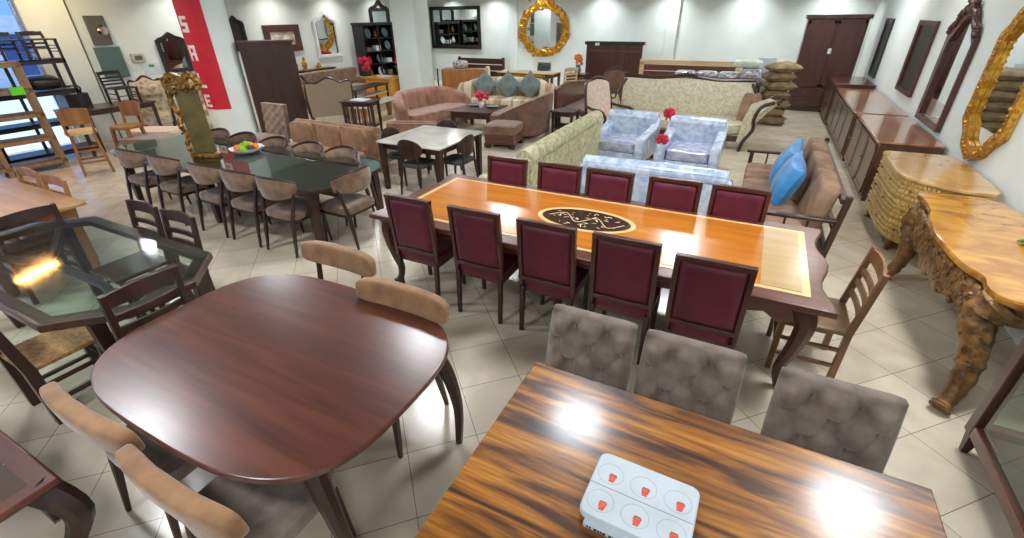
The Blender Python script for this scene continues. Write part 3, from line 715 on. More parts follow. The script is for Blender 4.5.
box('top',X0-.02,X1+.02,Y0-.02,Y1+.02,Z1,Z1+.03,W_MAHOY,r)
b=B().bx(X0+.02,X0+.026,Y0+.07,Y1-.07,Z0+.08,Z1-.06).bx(X0+.06,X1-.06,Y1-.035,Y1-.029,Z0+.08,Z1-.06); b.build('glass_pane',GLASS,r)
for a in (X0+.04,X1-.05):
    for c in (Y0+.05,Y1-.04): leg(r,(a,c,Z0+.01),(a-.005,c,0),.07,.035,W_DARK,'foot')
# right wall mirrors (built in a frame: local x along wall (+ = towards far), z up, mounted on X=2.32 facing -x)
def wallM(y,z): return (2.315,y,z)
def wmirror(name,label,cat,y,z,outline,fw,th,fmat,carve=0,glass=MIRROR,seed=1,crest=None):
    """framed mirror on the right wall; outline = closed yz points; fw frame width"""
    r=thing(name,label,cat,wallM(y,z)); n=len(outline)
    inn=[(a*(1-fw[0]),b_*(1-fw[1])) for a,b_ in outline]
    b=B(); vs=[]
    for ring,x in ((outline,0),(outline,-th),(inn,-th*.8),(inn,-.006)): vs+=[(x,a,c) for a,c in ring]
    fs=[]
    for i in range(n):
        j=(i+1)%n
        for k in range(3): fs.append((k*n+i,k*n+j,(k+1)*n+j,(k+1)*n+i))
    b.add(vs,fs)
    if carve:
        random.seed(seed)
        for i in range(n):
            a0,a1=outline[i],outline[(i+1)%n]; L_=math.dist(a0,a1); m_=max(1,int(L_/.07))
            for k in range(m_):
                t_=(k+.5)/m_; ya=a0[0]+(a1[0]-a0[0])*t_; za=a0[1]+(a1[1]-a0[1])*t_
                b.ball((-th,ya*(1-fw[0]*.5),za*(1-fw[1]*.5)),random.uniform(.6,1.3)*carve,7)
                b.ball((-th*.6,ya,za),random.uniform(.5,1.0)*carve,6)
    if crest:
        for (ya,za,rr) in crest: b.ball((-th,ya,za),rr,7)
    b.build('frame',fmat,r,0,45)
    B().add([(-.004,a,c) for a,c in inn]+[(-.001,a,c) for a,c in inn],[tuple(range(n)),tuple(range(n,2*n))[::-1]]+[(i,n+i,n+(i+1)%n,(i+1)%n) for i in range(n)]).build('mirror_glass',glass,r)
    return r
rect=lambda a,c:[(-a,-c),(a,-c),(a,c),(-a,c)]
DARKGL=noisy('dark_smoked_panel',(40,30,28),(54,40,36),(3,3,3),.4)
wmirror('wall_panel','slim dark framed wall panel high on the right wall, nearest the wardrobe','panel',14.4,1.6,rect(.42,.61),(.16,.1),.04,W_BLACK,glass=DARKGL)
wmirror('wall_panel','wider dark framed wall panel between the slim panel and the carved brown mirror','panel',10.95,1.65,rect(.58,.57),(.18,.14),.05,W_MAHOZ,glass=DARKGL)
cr=[(-.60,-.62),(.60,-.62),(.60,.52),(.44,.62),(.24,.80),(.10,.88),(-.10,.88),(-.24,.80),(-.44,.62),(-.60,.52)]
random.seed(8)
wmirror('carved_mirror','tall brown framed mirror with carved crest on right wall beside the gilt mirror','mirror',8.92,1.53,cr,(.16,.12),.06,W_MAHOZ,.0,crest=[(.54*k_*sg,.92-.34*abs(k_)**1.3+.03*math.sin(k_*16),random.uniform(.03,.05)) for k_ in [q/20 for q in range(21)] for sg in (-1,1)]+[(random.uniform(-.16,.16),random.uniform(.84,.98),random.uniform(.03,.05)) for _ in range(16)])
go=[(-.30,-.74),(0,-.84),(.30,-.74),(.42,-.60),(.60,-.48),(.60,.42),(.46,.52),(.36,.66),(.18,.74),(0,.84),(-.18,.74),(-.36,.66),(-.46,.52),(-.60,.42),(-.60,-.48),(-.42,-.60)]
wmirror('gilt_mirror','large gilt octagonal carved mirror on right wall, cut by the frame edge','mirror',6.95,1.72,go,(.20,.15),.07,GOLD,.019,seed=12)
w1=thing('wardrobe','tall dark brown two-door wardrobe standing against the far wall at right','wardrobe',(1.36,15.45,0))
box('body',-.65,.65,-.32,.32,.06,2.22,W_MAHOZ,w1,.01); box('cornice',-.70,.70,-.37,.34,2.20,2.29,W_MAHOZ,w1,.015); box('plinth',-.67,.67,-.35,.32,0,.10,W_DARK,w1)
for sx in (-1,1):
    d=B().bx(*sorted((sx*.01,sx*.62)),-.345,-.32,.62,2.17); 
    x0_,x1_=sorted((sx*.01,sx*.62)); d.bx(x0_,x0_+.06,-.355,-.34,.62,2.17).bx(x1_-.06,x1_,-.355,-.34,.62,2.17).bx(x0_,x1_,-.355,-.34,.62,.70).bx(x0_,x1_,-.355,-.34,2.09,2.17)
    d.build('door',W_MAHOZ,w1,.004)
for z in (.14,.37): 
    d=box('drawer',-.61,.61,-.35,-.32,z,z+.21,W_MAHOZ,w1,.008); 
    for sx in (-1,1): B().ball((sx*.3,-.362,z+.105),.014,8).build('knob',BRONZE,d)
box('price_tag',-.04,.03,-.363,-.357,1.42,1.54,WHITE,w1,0)
# ================================================================ SOFAS
def sofa(label,cat,W,D,fab,sh=.42,bh=.85,ah=.6,aw=.16,n=3,seatf=None,roll=.09,legm=W_DARK,frame=None,base=.12,name='sofa',chan=0,armfn=None,backth=.2):
    """front = -y (towards the camera), back = +y"""
    r=thing(name,label,cat); hw=W/2; hd=D/2; sf=seatf or fab
    B().bx(-hw+.02,hw-.02,-hd+.04,hd-.02,base,sh-.14).build('base',frame or fab,r,.015)
    # back
    b=B()
    b.shell(lambda u,v,w_:((u-.5)*(W-2*aw*.3),hd-backth+(.0 if w_==0 else backth)-(.03*math.sin(v*PI) if w_==0 else 0)-.04*(1-v)*(w_==0)+(.012*math.cos(u*chan*2*PI)*(1 if w_==0 else 0) if chan else 0),base+.02+(bh-base-.02-roll*.4)*v),max(8,chan*8),8)
    b.tube([(-hw+aw*.3,hd-backth*.5,bh-roll),(0,hd-backth*.5,bh-roll+.01),(hw-aw*.3,hd-backth*.5,bh-roll)],roll+.01,14)
    b.build('backrest',fab,r,0,60)
    for sx in (-1,1):
        b=B()
        prof=[(-hd,base),(-hd,ah-.08),(-hd+.04,ah),(-hd+.3,ah+.02),(hd-.28,ah+.05),(hd-.12,bh-.10),(hd-.02,bh-.08),(hd-.02,base)]
        xs=sorted((sx*hw,sx*(hw-aw))); b.prism(prof,xs[0],xs[1],MYZ)
        b.build('arm',fab,r,.035)
    cw=(W-2*aw)/n
    for k in range(n): B().puff((-hw+aw+cw*(k+.5),-.06,sh-.06),(cw*1.0,D-backth-.02,.17),.22).build('seat_cushion',sf,r)
    for sx in (-1,1):
        for sy in (-1,1): leg(r,(sx*(hw-.07),sy*(hd-.08),base+.01),(sx*(hw-.07),sy*(hd-.08),0),.06,.045,legm)
    return r
# plastic wrapped set
def wrapped_chair(label):
    r=sofa(label,'armchair',.98,1.05,PLAST,.42,.82,.56,.15,1,PLGREY,.11,name='wrapped_armchair',frame=PLAST)
    return r
p=wrapped_chair('x')
p.location=(-2.0,8.35,0); p.rotation_euler=(0,0,R(-4)); p['label']='armchair wrapped in clear plastic, left of the pair facing the camera'
q=copy_tree(p); q.location=(-.83,8.2,0); q.rotation_euler=(0,0,0); q['label']='armchair wrapped in clear plastic, right of the pair facing the camera'
for o in (p,q): o['group']='plastic wrapped armchairs'
p=sofa('pale blue sofa wrapped in plastic, its back towards the amber conference table','sofa',1.75,.85,PLAST,.42,.86,.58,.17,2,PLGREY,.10,name='wrapped_sofa',frame=PLAST); p.location=(-.93,5.75,0); p.rotation_euler=(0,0,PI)
def bow_ribbon(label,x,y,z):
    r=thing('ribbon_bow',label,'ribbon',(x,y,z)); b=B()
    for a in range(8): q=a*.785; b.puff((.05*math.cos(q),.02*math.sin(3*q),.04*math.sin(q)),(.11,.07,.08),.8,(q,-q,0),10,6)
    b.ball((0,-.02,0),.03,8); b.build('loops',PETAL,r)
    B().bar((0,0,-.01),(.05,-.02,-.13),.03,.008).bar((0,0,-.01),(-.04,-.02,-.12),.03,.008).build('tail',PETAL,r)
bow_ribbon('red ribbon bow on the back corner of the right wrapped armchair',-1.33,8.62,.86)
bow_ribbon('red ribbon bow at the front corner of the right wrapped armchair',-1.24,7.74,.60)
# brown sofa with blue cushions (faces -x)
r=thing('wooden_frame_sofa','brown cushioned sofa with dark wood frame and open arms near right sideboards','sofa',(.50,6.35,0),-PI/2)
# local: front -y -> world -x ; local x -> world -y
hw,hd=1.28,.44
for k in range(3):
    cx=-hw+.12+(k+.5)*(2*hw-.24)/3; w3=(2*hw-.24)/3
    B().puff((cx,-.06,.38),(w3,.78,.17),.22).build('seat_cushion',BROWNF,r)
    B().puff((cx,.29,.44+.20),(w3,.20,.52),.3,(R(-10),0,0)).build('back_cushion',BROWNF,r)
b=B().bx(-hw,hw,-hd,-hd+.05,.22,.30).bx(-hw,hw,hd-.05,hd,.22,.30); b.bx(-hw+.04,hw-.04,-hd+.03,hd-.03,.26,.29); b.bar((-hw,.44,.80),(hw,.44,.80),.05,.06); b.bar((-hw,.44,.5),(hw,.44,.5),.03,.05)
b.build('frame',W_DARK,r,.006)
for sx in (-1,1):
    x=sx*(hw+.0)
    B().bar((x,-hd-.04,.585),(x,.44,.60),.07,.035,ref=(0,0,1)).build('armrest',W_DARK,r,.01)
    leg(r,(x,-hd+.03,.58),(x,-hd+.03,0),.055,.05,W_DARK,'front_leg'); leg(r,(x,.47,.86),(x,.40,0),.055,.055,W_DARK,'rear_leg')
    b=B(); 
    for yy in (-.2,0,.2): b.bar((x,yy,.29),(x,yy,.585),.03,.02)
    b.bx(*sorted((x-.02,x+.02)),-hd+.03,.42,.22,.30); b.build('arm_slat',W_DARK,r,.003)
for lb,y,x,rx,tw in (('bright blue satin cushion at middle of the brown sofa, nearer the camera',5.95,.50,-20,2),('bright blue satin cushion farther along the brown sofa, behind the other',6.72,.50,-22,-4)):
    c=thing('cushion',lb,'cushion',(x,y,.70),-PI/2+R(tw),'blue cushions on the brown sofa')
    B().pillow((0,0,0),.62,.52,.24,(R(rx),R(8),0)).build('cover',BLUE,c)
# long carved cream sofa (facing -y)
r=thing('carved_sofa','long cream damask sofa with dark carved frame and scrolled arms behind the wrapped armchairs','sofa',(-1.45,10.55,0))
hw=1.34
B().shell(lambda u,v,w_:((u-.5)*2*hw,.42+.10*v+(-.06*math.sin(v*PI)**.5 if w_==0 else .08),.40+(.74)*v),24,8).build('backrest',CREAMV,r,0,60)
pts=[(x,.54,1.16+.05*math.cos(x*PI/hw*1.5)*(.5+.5*math.cos(x/hw*PI))) for x in [hw*(-1+i/12) for i in range(25)]]
b=B().tube(pts,.045,8); 
for i in range(7): b.ball((-.18+.06*i,.5,1.22+.03*math.cos((i-3)*.7)),.035,7)
b.build('crest_rail',W_DARKX,r)
B().puff((0,-.05,.38),(2*hw-.1,.95,.20),.2).build('seat_cushion',CREAMV,r)
b=B().bx(-hw,hw,-.56,-.50,.16,.27).bx(-hw,hw,.40,.46,.16,.3); b.build('seat_rail',W_DARKX,r,.01)
B().bx(-hw+.02,hw-.02,-.5,.42,.15,.28).build('base',CREAMV,r)
for sx in (-1,1):
    ax=catm([(sx*(hw-.05),.5,1.10),(sx*(hw+.10),.36,.84),(sx*(hw+.12),.15,.72),(sx*(hw+.16),-.1,.80),(sx*(hw+.34),-.38,.98),(sx*(hw+.48),-.52,1.0),(sx*(hw+.46),-.6,.90)],6)
    B().tube(ax,.032,8).build('arm_rail',W_DARK,r)
    lo=catm([(sx*(hw+.40),-.60,.93),(sx*(hw+.20),-.62,.84),(sx*(hw+.12),-.62,.62),(sx*(hw+.14),-.62,.42),(sx*(hw+.02),-.62,.20),(sx*(hw-.02),-.6,.0)],6)
    B().tube(lo,.032,8).build('front_leg',W_DARK,r)
    up=[(sx*(hw-.02),.44),(sx*(hw+.06),-.55)]
    B().shell(lambda u,v,w_:(sx*((hw-.04)+(.16+.30*u**2)*v**1.5+(.06 if w_ else -.02)),.44-1.02*u,.2+(.58+.14*u**2)*v),12,8).build('arm_pad',CREAMV,r,0,60)
    pf=[(hw-.10,.18),(hw+.02,.14),(hw+.12,.42),(hw+.11,.62),(hw+.20,.84),(hw+.42,.96),(hw+.30,1.0),(hw+.02,.88),(hw-.06,.6)]
    B().prism([(sx*a,c) for a,c in pf],.575,.605,MXZ).build('arm_front_panel',CREAMV,r)
    leg(r,(sx*(hw-.05),.44,.2),(sx*(hw-.05),.5,0),.06,.04,W_DARK,'rear_leg')
for lb,x,an in (('brown bolster cushion upright at right end of the cream sofa, left one',-.20,6),('brown bolster cushion upright at right end of the cream sofa, right one',.02,-14)):
    c=thing('cushion',lb,'cushion',(x,10.62,.70),0,'brown cushions on the cream sofa'); B().puff((0,0,0),(.20,.18,.58),.5,(R(-14),R(an),0)).build('cover',BROWNF,c)
# cream sofa seen from behind
r=sofa('sage-cream damask sofa seen from behind, standing beyond the left half of the conference table','sofa',3.0,.78,GREENC,.40,.93,.55,.15,3,None,.11,name='damask_sofa'); r.location=(-2.72,6.5,0); r.rotation_euler=(0,0,PI/2)
r.rotation_euler=(0,0,-PI/2)
# fabric armchair with carved bentwood arm beside
def scroll_armchair(label,fab):
    r=thing('scroll_arm_chair',label,'armchair'); 
    B().shell(lambda u,v,w_:((u-.5)*(.62-.10*abs(v-.6)),.28+.16*v+(-.05*math.sin(PI*v)**.5*math.sin(PI*u)**.5 if w_==0 else .06),.42+.74*v+.06*math.sin(PI*u)*v),14,10).build('backrest',fab,r,0,60)
    b=B().tube(catm([(-.33,.30,.42),(-.31,.40,.9),(-.26,.46,1.16),(-.1,.47,1.22),(0,.47,1.27),(.1,.47,1.22),(.26,.46,1.16),(.31,.40,.9),(.33,.30,.42)],5),.028,8)
    for i in range(7): b.ball((-.12+.04*i,.46,1.24+.03*math.sin(i/6*PI)),.032,7)
    b.build('back_frame',W_DARK,r)
    B().puff((0,-.02,.42),(.66,.66,.18),.3).build('seat_cushion',fab,r); B().bx(-.33,.33,-.32,.32,.28,.36).build('seat_rail',W_DARK,r,.01)
    for sx in (-1,1):
        B().tube(catm([(sx*.32,.36,.74),(sx*.36,.1,.72),(sx*.37,-.2,.72),(sx*.36,-.33,.62),(sx*.34,-.28,.48),(sx*.33,-.28,.32)],5),.028,8).build('arm',W_DARK,r)
        leg(r,(sx*.3,-.28,.32),(sx*.31,-.32,0),.055,.035,W_DARK,'front_leg'); leg(r,(sx*.29,.28,.32),(sx*.29,.36,0),.05,.035,W_DARK,'rear_leg')
    return r
a=scroll_armchair('blush fabric armchair with dark curved arms and carved crest, behind the sage-cream sofa',PINKC); a.location=(-2.62,9.42,0); a.rotation_euler=(0,0,R(55))
a2=scroll_armchair('cocoa upholstered armchair tucked at left end of the long cream sofa',COCOA); a2.location=(-3.1,11.95,0); a2.rotation_euler=(0,0,R(180))
# sleek dark chest behind
def table(name,label,cat,x,y,rz,W,D,H,top,legm,th=.035,lw=.06,shelf=None,apron=.08,splay=0):
    r=thing(name,label,cat,(x,y,0),rz); box('tabletop',-W/2,W/2,-D/2,D/2,H-th,H,top,r,.006)
    if apron: box('apron',-W/2+.05,W/2-.05,-D/2+.05,D/2-.05,H-th-apron,H-th,legm,r)
    for sx in (-1,1):
        for sy in (-1,1): leg(r,(sx*(W/2-.06),sy*(D/2-.06),H-th),(sx*(W/2-.06+splay),sy*(D/2-.06+splay),0),lw,lw*.75,legm)
    if shelf: box('shelf',-W/2+.05,W/2-.05,-D/2+.05,D/2-.05,shelf,shelf+.025,legm,r)
    return r
# day bed / long dark table between
t=table('side_table','small dark wooden side table between brown armchair and blush armchair','table',-3.72,9.85,0,.55,.5,.55,W_DARKX,W_DARK,shelf=.2)
r=thing('daybed','long reddish-brown wooden daybed with sloping back behind the small side table','daybed',(-4.15,11.6,0))
B().prism([(-1.3,.25),(1.3,.25),(1.3,.80),(.9,.86),(-.6,.98),(-1.3,.90)],-.04,.04,MYZ).build('side_panel',W_MAHOY,r,.01)
box('seat',.04,.72,-1.25,1.25,.34,.46,COCOA,r,.03)
for y in (-1.2,1.2):
    for x in (.0,.66): leg(r,(x,y,.34),(x,y,0),.07,.06,W_DARK)
# tub-back brown armchair
r=thing('tub_armchair','large cocoa tub armchair seen from the side with sweeping curved back','armchair',(-4.72,9.62,0),R(-90))
def tub(u,v,w_):
    a=(u-.5)*R(215); rr=.56+(.09 if w_ else 0)+.03*v; top=.90-.42*abs(2*u-1)**1.7
    return (rr*math.sin(a)*1.12,rr*math.cos(a)*1.0,.08+(top-.08)*v)
B().shell(tub,32,8).build('backrest',COCOA,r,0,70); B().puff((0,-.10,.36),(1.1,1.0,.26),.3).build('seat_cushion',COCOA,r); B().bx(-.5,.5,-.5,.42,.07,.28).build('base',COCOA,r,.02)
for sx in (-1,1):
    for sy in (-1,1): leg(r,(sx*.34,sy*.3-.05,.1),(sx*.34,sy*.3-.05,0),.05,.04,W_DARK)
# ottoman
r=thing('ottoman','square brown padded ottoman on low dark wood base beside the tub armchair','ottoman',(-4.55,8.50,0),R(8))
B().puff((0,0,.36),(.68,.68,.20),.28).build('cushion',COCOA,r); B().bx(-.31,.31,-.31,.31,.08,.27).build('base',W_MAHO,r,.01)
for sx in (-1,1):
    for sy in (-1,1): B().prism([(0,0),(.09,0),(.14,.09),(0,.09)] if sx<0 else [(0,0),(-.09,0),(-.14,.09),(0,.09)],-.05,.05,Matrix.Translation((sx*.32,sy*.27,0))@MXZ).build('foot',W_DARK,r)
# coffee table with flower
t=table('coffee_table','dark wood coffee table with tapered legs between the channelled sofa and ottoman','table',-5.75,9.55,R(6),1.0,1.1,.50,W_DARKX,W_DARK,.03,.09,apron=.12)
r=thing('flower_vase','white vase of red flowers standing on the dark coffee table','vase',(-5.72,9.6,.50))
B().lathe([(.04,0),(.06,.03),(.055,.10),(.035,.15),(.045,.18)],16).build('vase',WHITE,r)
random.seed(2); b=B()
for k in range(12): b.ball((random.uniform(-.11,.11),random.uniform(-.1,.1),random.uniform(.20,.38)),.05,7)
b.build('flower_heads',PETAL,r)
for lb,x,y,c_ in (('teal plate on the coffee table left of the red flowers',-6.0,9.75,TEALP),('dark glass dish on the coffee table right of the red flowers',-5.5,9.75,TEAL)):
    tag(B().lathe([(.07,0),(.13,.012),(.15,.03),(.14,.032),(.07,.014)],20).build('plate',c_),lb,'plate','plates on the coffee table').location=(x,y,.50)
# channelled pink-brown sofa
def curved_sofa(label,fab,n,W,D,R_=.0,bh=.86,cush=False):
    r=thing('channel_back_sofa',label,'sofa'); hw=W/2
    def bk(u,v,w_):
        a=(u-.5)*2; x=a*hw; y=D/2-.14-(abs(a)**4)*(D-.25)*1.0; 
        ch=.055*abs(math.sin(u*n*PI))**.6; top=bh-(.30*abs(a)**7)
        if abs(a)>.86: x=math.copysign(hw-.02+.02*v,a)
        z=.10+(top-.10)*v
        nx=-abs(a)**3*math.copysign(1,a); 
        off=(.13+.05*v if w_ else -ch*math.sin(v*PI)**.3)
        l=math.hypot(nx,1); return (x-off*nx/l,y+off/l+.05*v,z)
    B().shell(bk,n*8,8).build('backrest',fab,r,0,80)
    B().puff((0,-.06,.36),(W-.12,D-.2,.20),.22).build('seat_cushion',fab,r)
    B().bx(-hw+.08,hw-.08,-D/2+.05,D/2-.2,.08,.30).build('base',fab,r,.02)
    for sx in (-1,1):
        for sy in (-1,1): leg(r,(sx*(hw-.15),sy*(D/2-.2),.1),(sx*(hw-.15),sy*(D/2-.2),0),.05,.04,W_DARK)
    return r
s1=curved_sofa('dusty pink-brown sofa with vertical channelled back and rolled arms beside the coffee table',PINKB,7,2.0,.95); s1.location=(-6.95,9.35,0); s1.rotation_euler=(0,0,R(90-12)) 
s2=curved_sofa('cream and tan striped sofa carrying three grey-teal cushions behind the coffee table',noisy('cream_tan_stripe',(178,146,112),(214,200,168),(9,.4,.4),.8,lo=.45,hi=.55),6,2.4,.95,bh=.9); s2.location=(-6.05,11.45,0); s2.rotation_euler=(0,0,R(14))
for i,(lx,lb) in enumerate(((-.62,'left'),(.02,'middle'),(.62,'right'))):
    a=R(14); x=-6.05+lx*math.cos(a)-.02*math.sin(a)*0; y=11.45+lx*math.sin(a)+.10
    c=thing('cushion',f'grey-teal square cushion standing on its corner, {lb} of three on striped sofa','cushion',(x,y,.74),a,'teal cushions on the striped sofa')
    B().pillow((0,0,0),.54,.54,.20,(R(-12),R(45),0)).build('cover',TEAL,c)
# low long upholstered bench behind banquet chairs (tan top roll, seen from behind)
r=sofa('low tan suede bench sofa with brown back, behind the spare tan chairs','sofa',1.95,.72,TANV,.40,.76,.52,.12,2,None,.055,name='bench_sofa'); r.location=(-6.58,6.2,0); r.rotation_euler=(0,0,PI)
r=sofa('low pink-brown upholstered bench in front of the channelled sofa','bench',1.05,.6,PINKB,.40,.52,.40,.1,1,None,.05,name='padded_bench'); r.location=(-6.25,7.75,0); r.rotation_euler=(0,0,PI+R(20))
# ================================================================ stone-topped small table with round back chairs
t=table('dining_table','small square dark-legged table with pale stone top in the middle of the hall','table',-4.42,5.85,0,1.16,1.22,.76,MARBLE,W_DARK,.03,.085,apron=.09)
p=bistro_chair('x')
series(p,[(-4.37,5.40,0,'dark round-back chair on the near side of the pale stone table'),
 (-4.60,6.38,PI,'dark round-back chair on the far side of the pale stone table'),
 (-3.92,5.82,PI/2,'dark round-back chair at the right side of the pale stone table'),
 (-4.95,5.7,-PI/2,'dark round-back chair at the left side of the pale stone table')],'round-back chairs at the stone table')
# ================================================================ left-centre: tall cabinet back, armchairs, tables
r=thing('tall_cabinet','tall dark reddish cabinet standing by the round column, back turned to the camera','cabinet',(-10.22,7.72,0),R(54))
box('body',-.55,.55,-.22,.22,0,1.90,W_MAHOZ,r,.01); box('cornice',-.58,.58,-.24,.25,1.90,1.95,W_MAHOZ,r,.008); box('back_panel',-.52,.52,-.225,-.215,.06,1.86,W_DARK,r)
r=thing('tufted_chair','small beige tufted high-back chair standing before the tall reddish cabinet','chair',(-7.92,5.58,0),PI)
B().shell(lambda u,v,w_:((u-.5)*.60,-.2-.05*v+(.03 if w_==0 else -.05)+(.012*math.cos(u*6*PI)*math.cos(v*8*PI) if w_==0 else 0),.42+.60*v),24,24).build('backrest',BEIGEV,r,0,60); B().puff((0,.05,.42),(.56,.5,.12),.3).build('seat',BEIGEV,r)
for sx in (-1,1): leg(r,(sx*.23,-.2,.4),(sx*.23,-.24,0),.04,.03,W_DARK); leg(r,(sx*.23,.24,.4),(sx*.23,.26,0),.04,.03,W_DARK)
def hiback(label,fab,backfab,h=1.12,W=.72,name='high_back_armchair'):
    r=thing(name,label,'armchair'); hw=W/2
    cr_=lambda u:.09*math.exp(-((u-.5)/.16)**2)
    B().shell(lambda u,v,w_:((u-.5)*W,.28+.12*v+(-.05*math.sin(PI*v)**.5*math.sin(PI*u)**.5 if w_==0 else .07),.30+(h-.36)*v+cr_(u)*v),16,10).build('backrest',backfab,r,0,60)
    pts=catm([(-hw,.36,.30),(-hw,.42,h-.09),(-hw*.55,.45,h-.06),(0,.45,h+.05),(hw*.55,.45,h-.06),(hw,.42,h-.09),(hw,.36,.30)],6); B().tube(pts,.026,8).build('back_frame',W_DARK,r)
    B().puff((0,-.03,.42),(W-.04,.68,.20),.3).build('seat_cushion',fab,r)
    B().puff((0,.20,h-.22),(W-.12,.16,.22),.5).build('head_cushion',fab,r)
    for sx in (-1,1):
        b=B().tube(catm([(sx*hw,.36,.66),(sx*(hw+.02),0,.64),(sx*(hw+.02),-.28,.62),(sx*hw,-.30,.40),(sx*hw,-.30,.28)],5),.026,8); b.build('arm',W_DARK,r)
        leg(r,(sx*(hw-.03),-.3,.34),(sx*(hw-.03),-.32,0),.05,.035,W_DARK,'front_leg'); leg(r,(sx*(hw-.05),.3,.34),(sx*(hw-.05),.36,0),.05,.035,W_DARK,'rear_leg')
    return r
PATT=noisy('patterned_gold_cream',(160,128,98),(214,198,170),(9,9,9),.7,tex='voronoi',lo=.15,hi=.55)
a=hiback('beige panelled high-back armchair seen from behind, right of the tall cabinet',BEIGEV,noisy('taupe_check_back',(140,124,102),(164,146,122),(60,60,60),.8),1.12,1.0); a.location=(-9.35,8.45,0); a.rotation_euler=(0,0,R(-128))
a=hiback('patterned reclining armchair against the left wall, below the grey-green board',PATT,PATT,1.22,.62); a.location=(-12.2,5.95,0); a.rotation_euler=(0,0,R(62))
a2=copy_tree(a); a2.location=(-12.2,6.95,0); a2['label']='patterned armchair against the left wall, below the dark framed mirror beside the red banner'
for lb,x,y in (('cream padded stool top just beyond the glass banquet table, left',-10.55,5.02),('brown padded stool beyond the far left end of the banquet table',-9.9,4.6)):
    r=thing('padded_stool',lb,'stool',(x,y,0),R(25)); B().puff((0,0,.45),(.95,.5,.12),.3).build('seat',PINKC if 'cream' in lb else BEIGEV,r)
    for sx in (-1,1):
        for sy in (-1,1): leg(r,(sx*.4,sy*.18,.42),(sx*.4,sy*.18,0),.05,.04,W_DARK)
# bench and glass tables
t=table('bench_table','low pale-topped bench with honey legs right of the beige armchair','bench',-8.75,9.4,R(98),1.7,.42,.48,MARBLE,W_HONEY,.04,.12,apron=0)
t=table('console_table','long black console with white shelf behind the pale bench','table',-9.6,10.0,R(98),1.6,.5,.74,W_BLACK,W_BLACK,.03,.05,apron=0); box('shelf',-.72,.72,-.2,.2,.5,.53,MARBLE,t)
t=table('side_table','tall dark slatted side table in front of the channelled sofa','table',-7.75,7.85,R(20),.75,.5,.80,W_DARKX,W_DARK,.03,.06,shelf=.25)
b=B()
for k in range(5): b.bx(-.26+k*.12,-.23+k*.12,-.2,-.17,.27,.74)
b.build('slat',W_DARK,t)
tag(B().prism(rrect(-.2,.2,-.14,.14,.01),0,.012).build('paper_sheet',WHITEC),'white paper sheet on the tall dark side table','paper').location=(-7.75,7.85,.80)
# yellow desk
r=thing('writing_desk','bright honey-yellow desk standing in front of the black shelf unit','desk',(-10.4,11.75,0))
YW=wood('yellow_desk_wood',(196,132,36),(224,160,56),'x',.35,.3)
box('desktop',-.58,.5,-.35,.35,.72,.77,YW,r); box('modesty_panel',-.5,.44,-.3,-.27,.2,.72,YW,r)
for x in (-.5,.42): box('side_panel',x-.03,x+.03,-.32,.32,0,.72,YW,r)
tag(B().prism(rrect(-.25,.2,-.16,.14,.01),0,.02).build('paper_stack',WHITEC),'stack of white papers lying on the honey-yellow desk','paper').location=(-10.35,11.7,.77)
# beige three-seater by left wall with figurines
r=sofa('beige long sofa with curved wooden end against the left wall under the white mirror','sofa',2.6,.85,BEIGEV,.42,.92,.6,.14,3,None,.07,name='long_sofa'); r.location=(-12.05,11.2,0); r.rotation_euler=(0,0,-PI/2+PI)
B().tube(catm([(-1.32,.36,.9),(-1.36,.1,.98),(-1.34,-.2,.9),(-1.32,-.38,.6),(-1.32,-.4,.3)],5),.035,8).build('arm_frame',W_DARK,r)
t=table('narrow_console','narrow sideboard between the beige sofa and the left wall carrying gilt figurines','table',-12.78,11.0,PI/2,1.9,.36,.96,W_DARKX,W_DARK)
random.seed(9)
for i,(y,h_,m_,lb) in enumerate(((10.5,.32,BRONZE,'bronze figurine with dark head beside the tall cabinet, left'),(10.85,.36,GOLD,'gilt figurine on the narrow console, tallest'),(11.4,.16,GOLD,'small low gilt ornament on the narrow console'))):
    b=B().lathe([(.09,0),(.09,.03),(.05,.05),(.07,h_*.35),(.06,h_*.6),(.03,h_*.72),(.05,h_*.85),(.03,h_*.97),(.0,h_)],12)
    for k in range(7): b.ball((random.uniform(-.08,.08),random.uniform(-.08,.08),random.uniform(.05,h_*.7)),.03,6)
    tag(b.build('figurine',m_),lb,'figurine','figurines on the console').location=(-12.78,y,.96)
# black shelf cabinets + shelves
def shelfunit(label,x,y,rz,W,D,H,rows,cols):
    r=thing('display_shelf',label,'shelf unit',(x,y,0),rz)
    b=B()
    for k in range(cols+1): xx=-W/2+k*(W-.04)/cols; b.bx(xx,xx+.04,-D/2,D/2,0,H)
    b.build('upright',W_BLACK,r,.004); b=B()
    for k in range(rows+1): z=.06+k*(H-.1)/rows; box('shelf',-W/2,W/2,-D/2,D/2,z,z+.03,W_BLACK,r)
    box('back_panel',-W/2,W/2,D/2-.02,D/2,0,H,W_DARK,r); box('cornice',-W/2-.04,W/2+.04,-D/2-.04,D/2,H-.02,H+.05,W_BLACK,r)
    return r
su=shelfunit('tall black display shelf full of plates and boxes, on left wall',-12.55,13.85,PI/2,1.5,.45,2.16,5,2)
su2=shelfunit('second dark display shelf farther along, half hidden by the square column',-12.55,15.7,PI/2,1.6,.45,2.1,5,2)
random.seed(14)
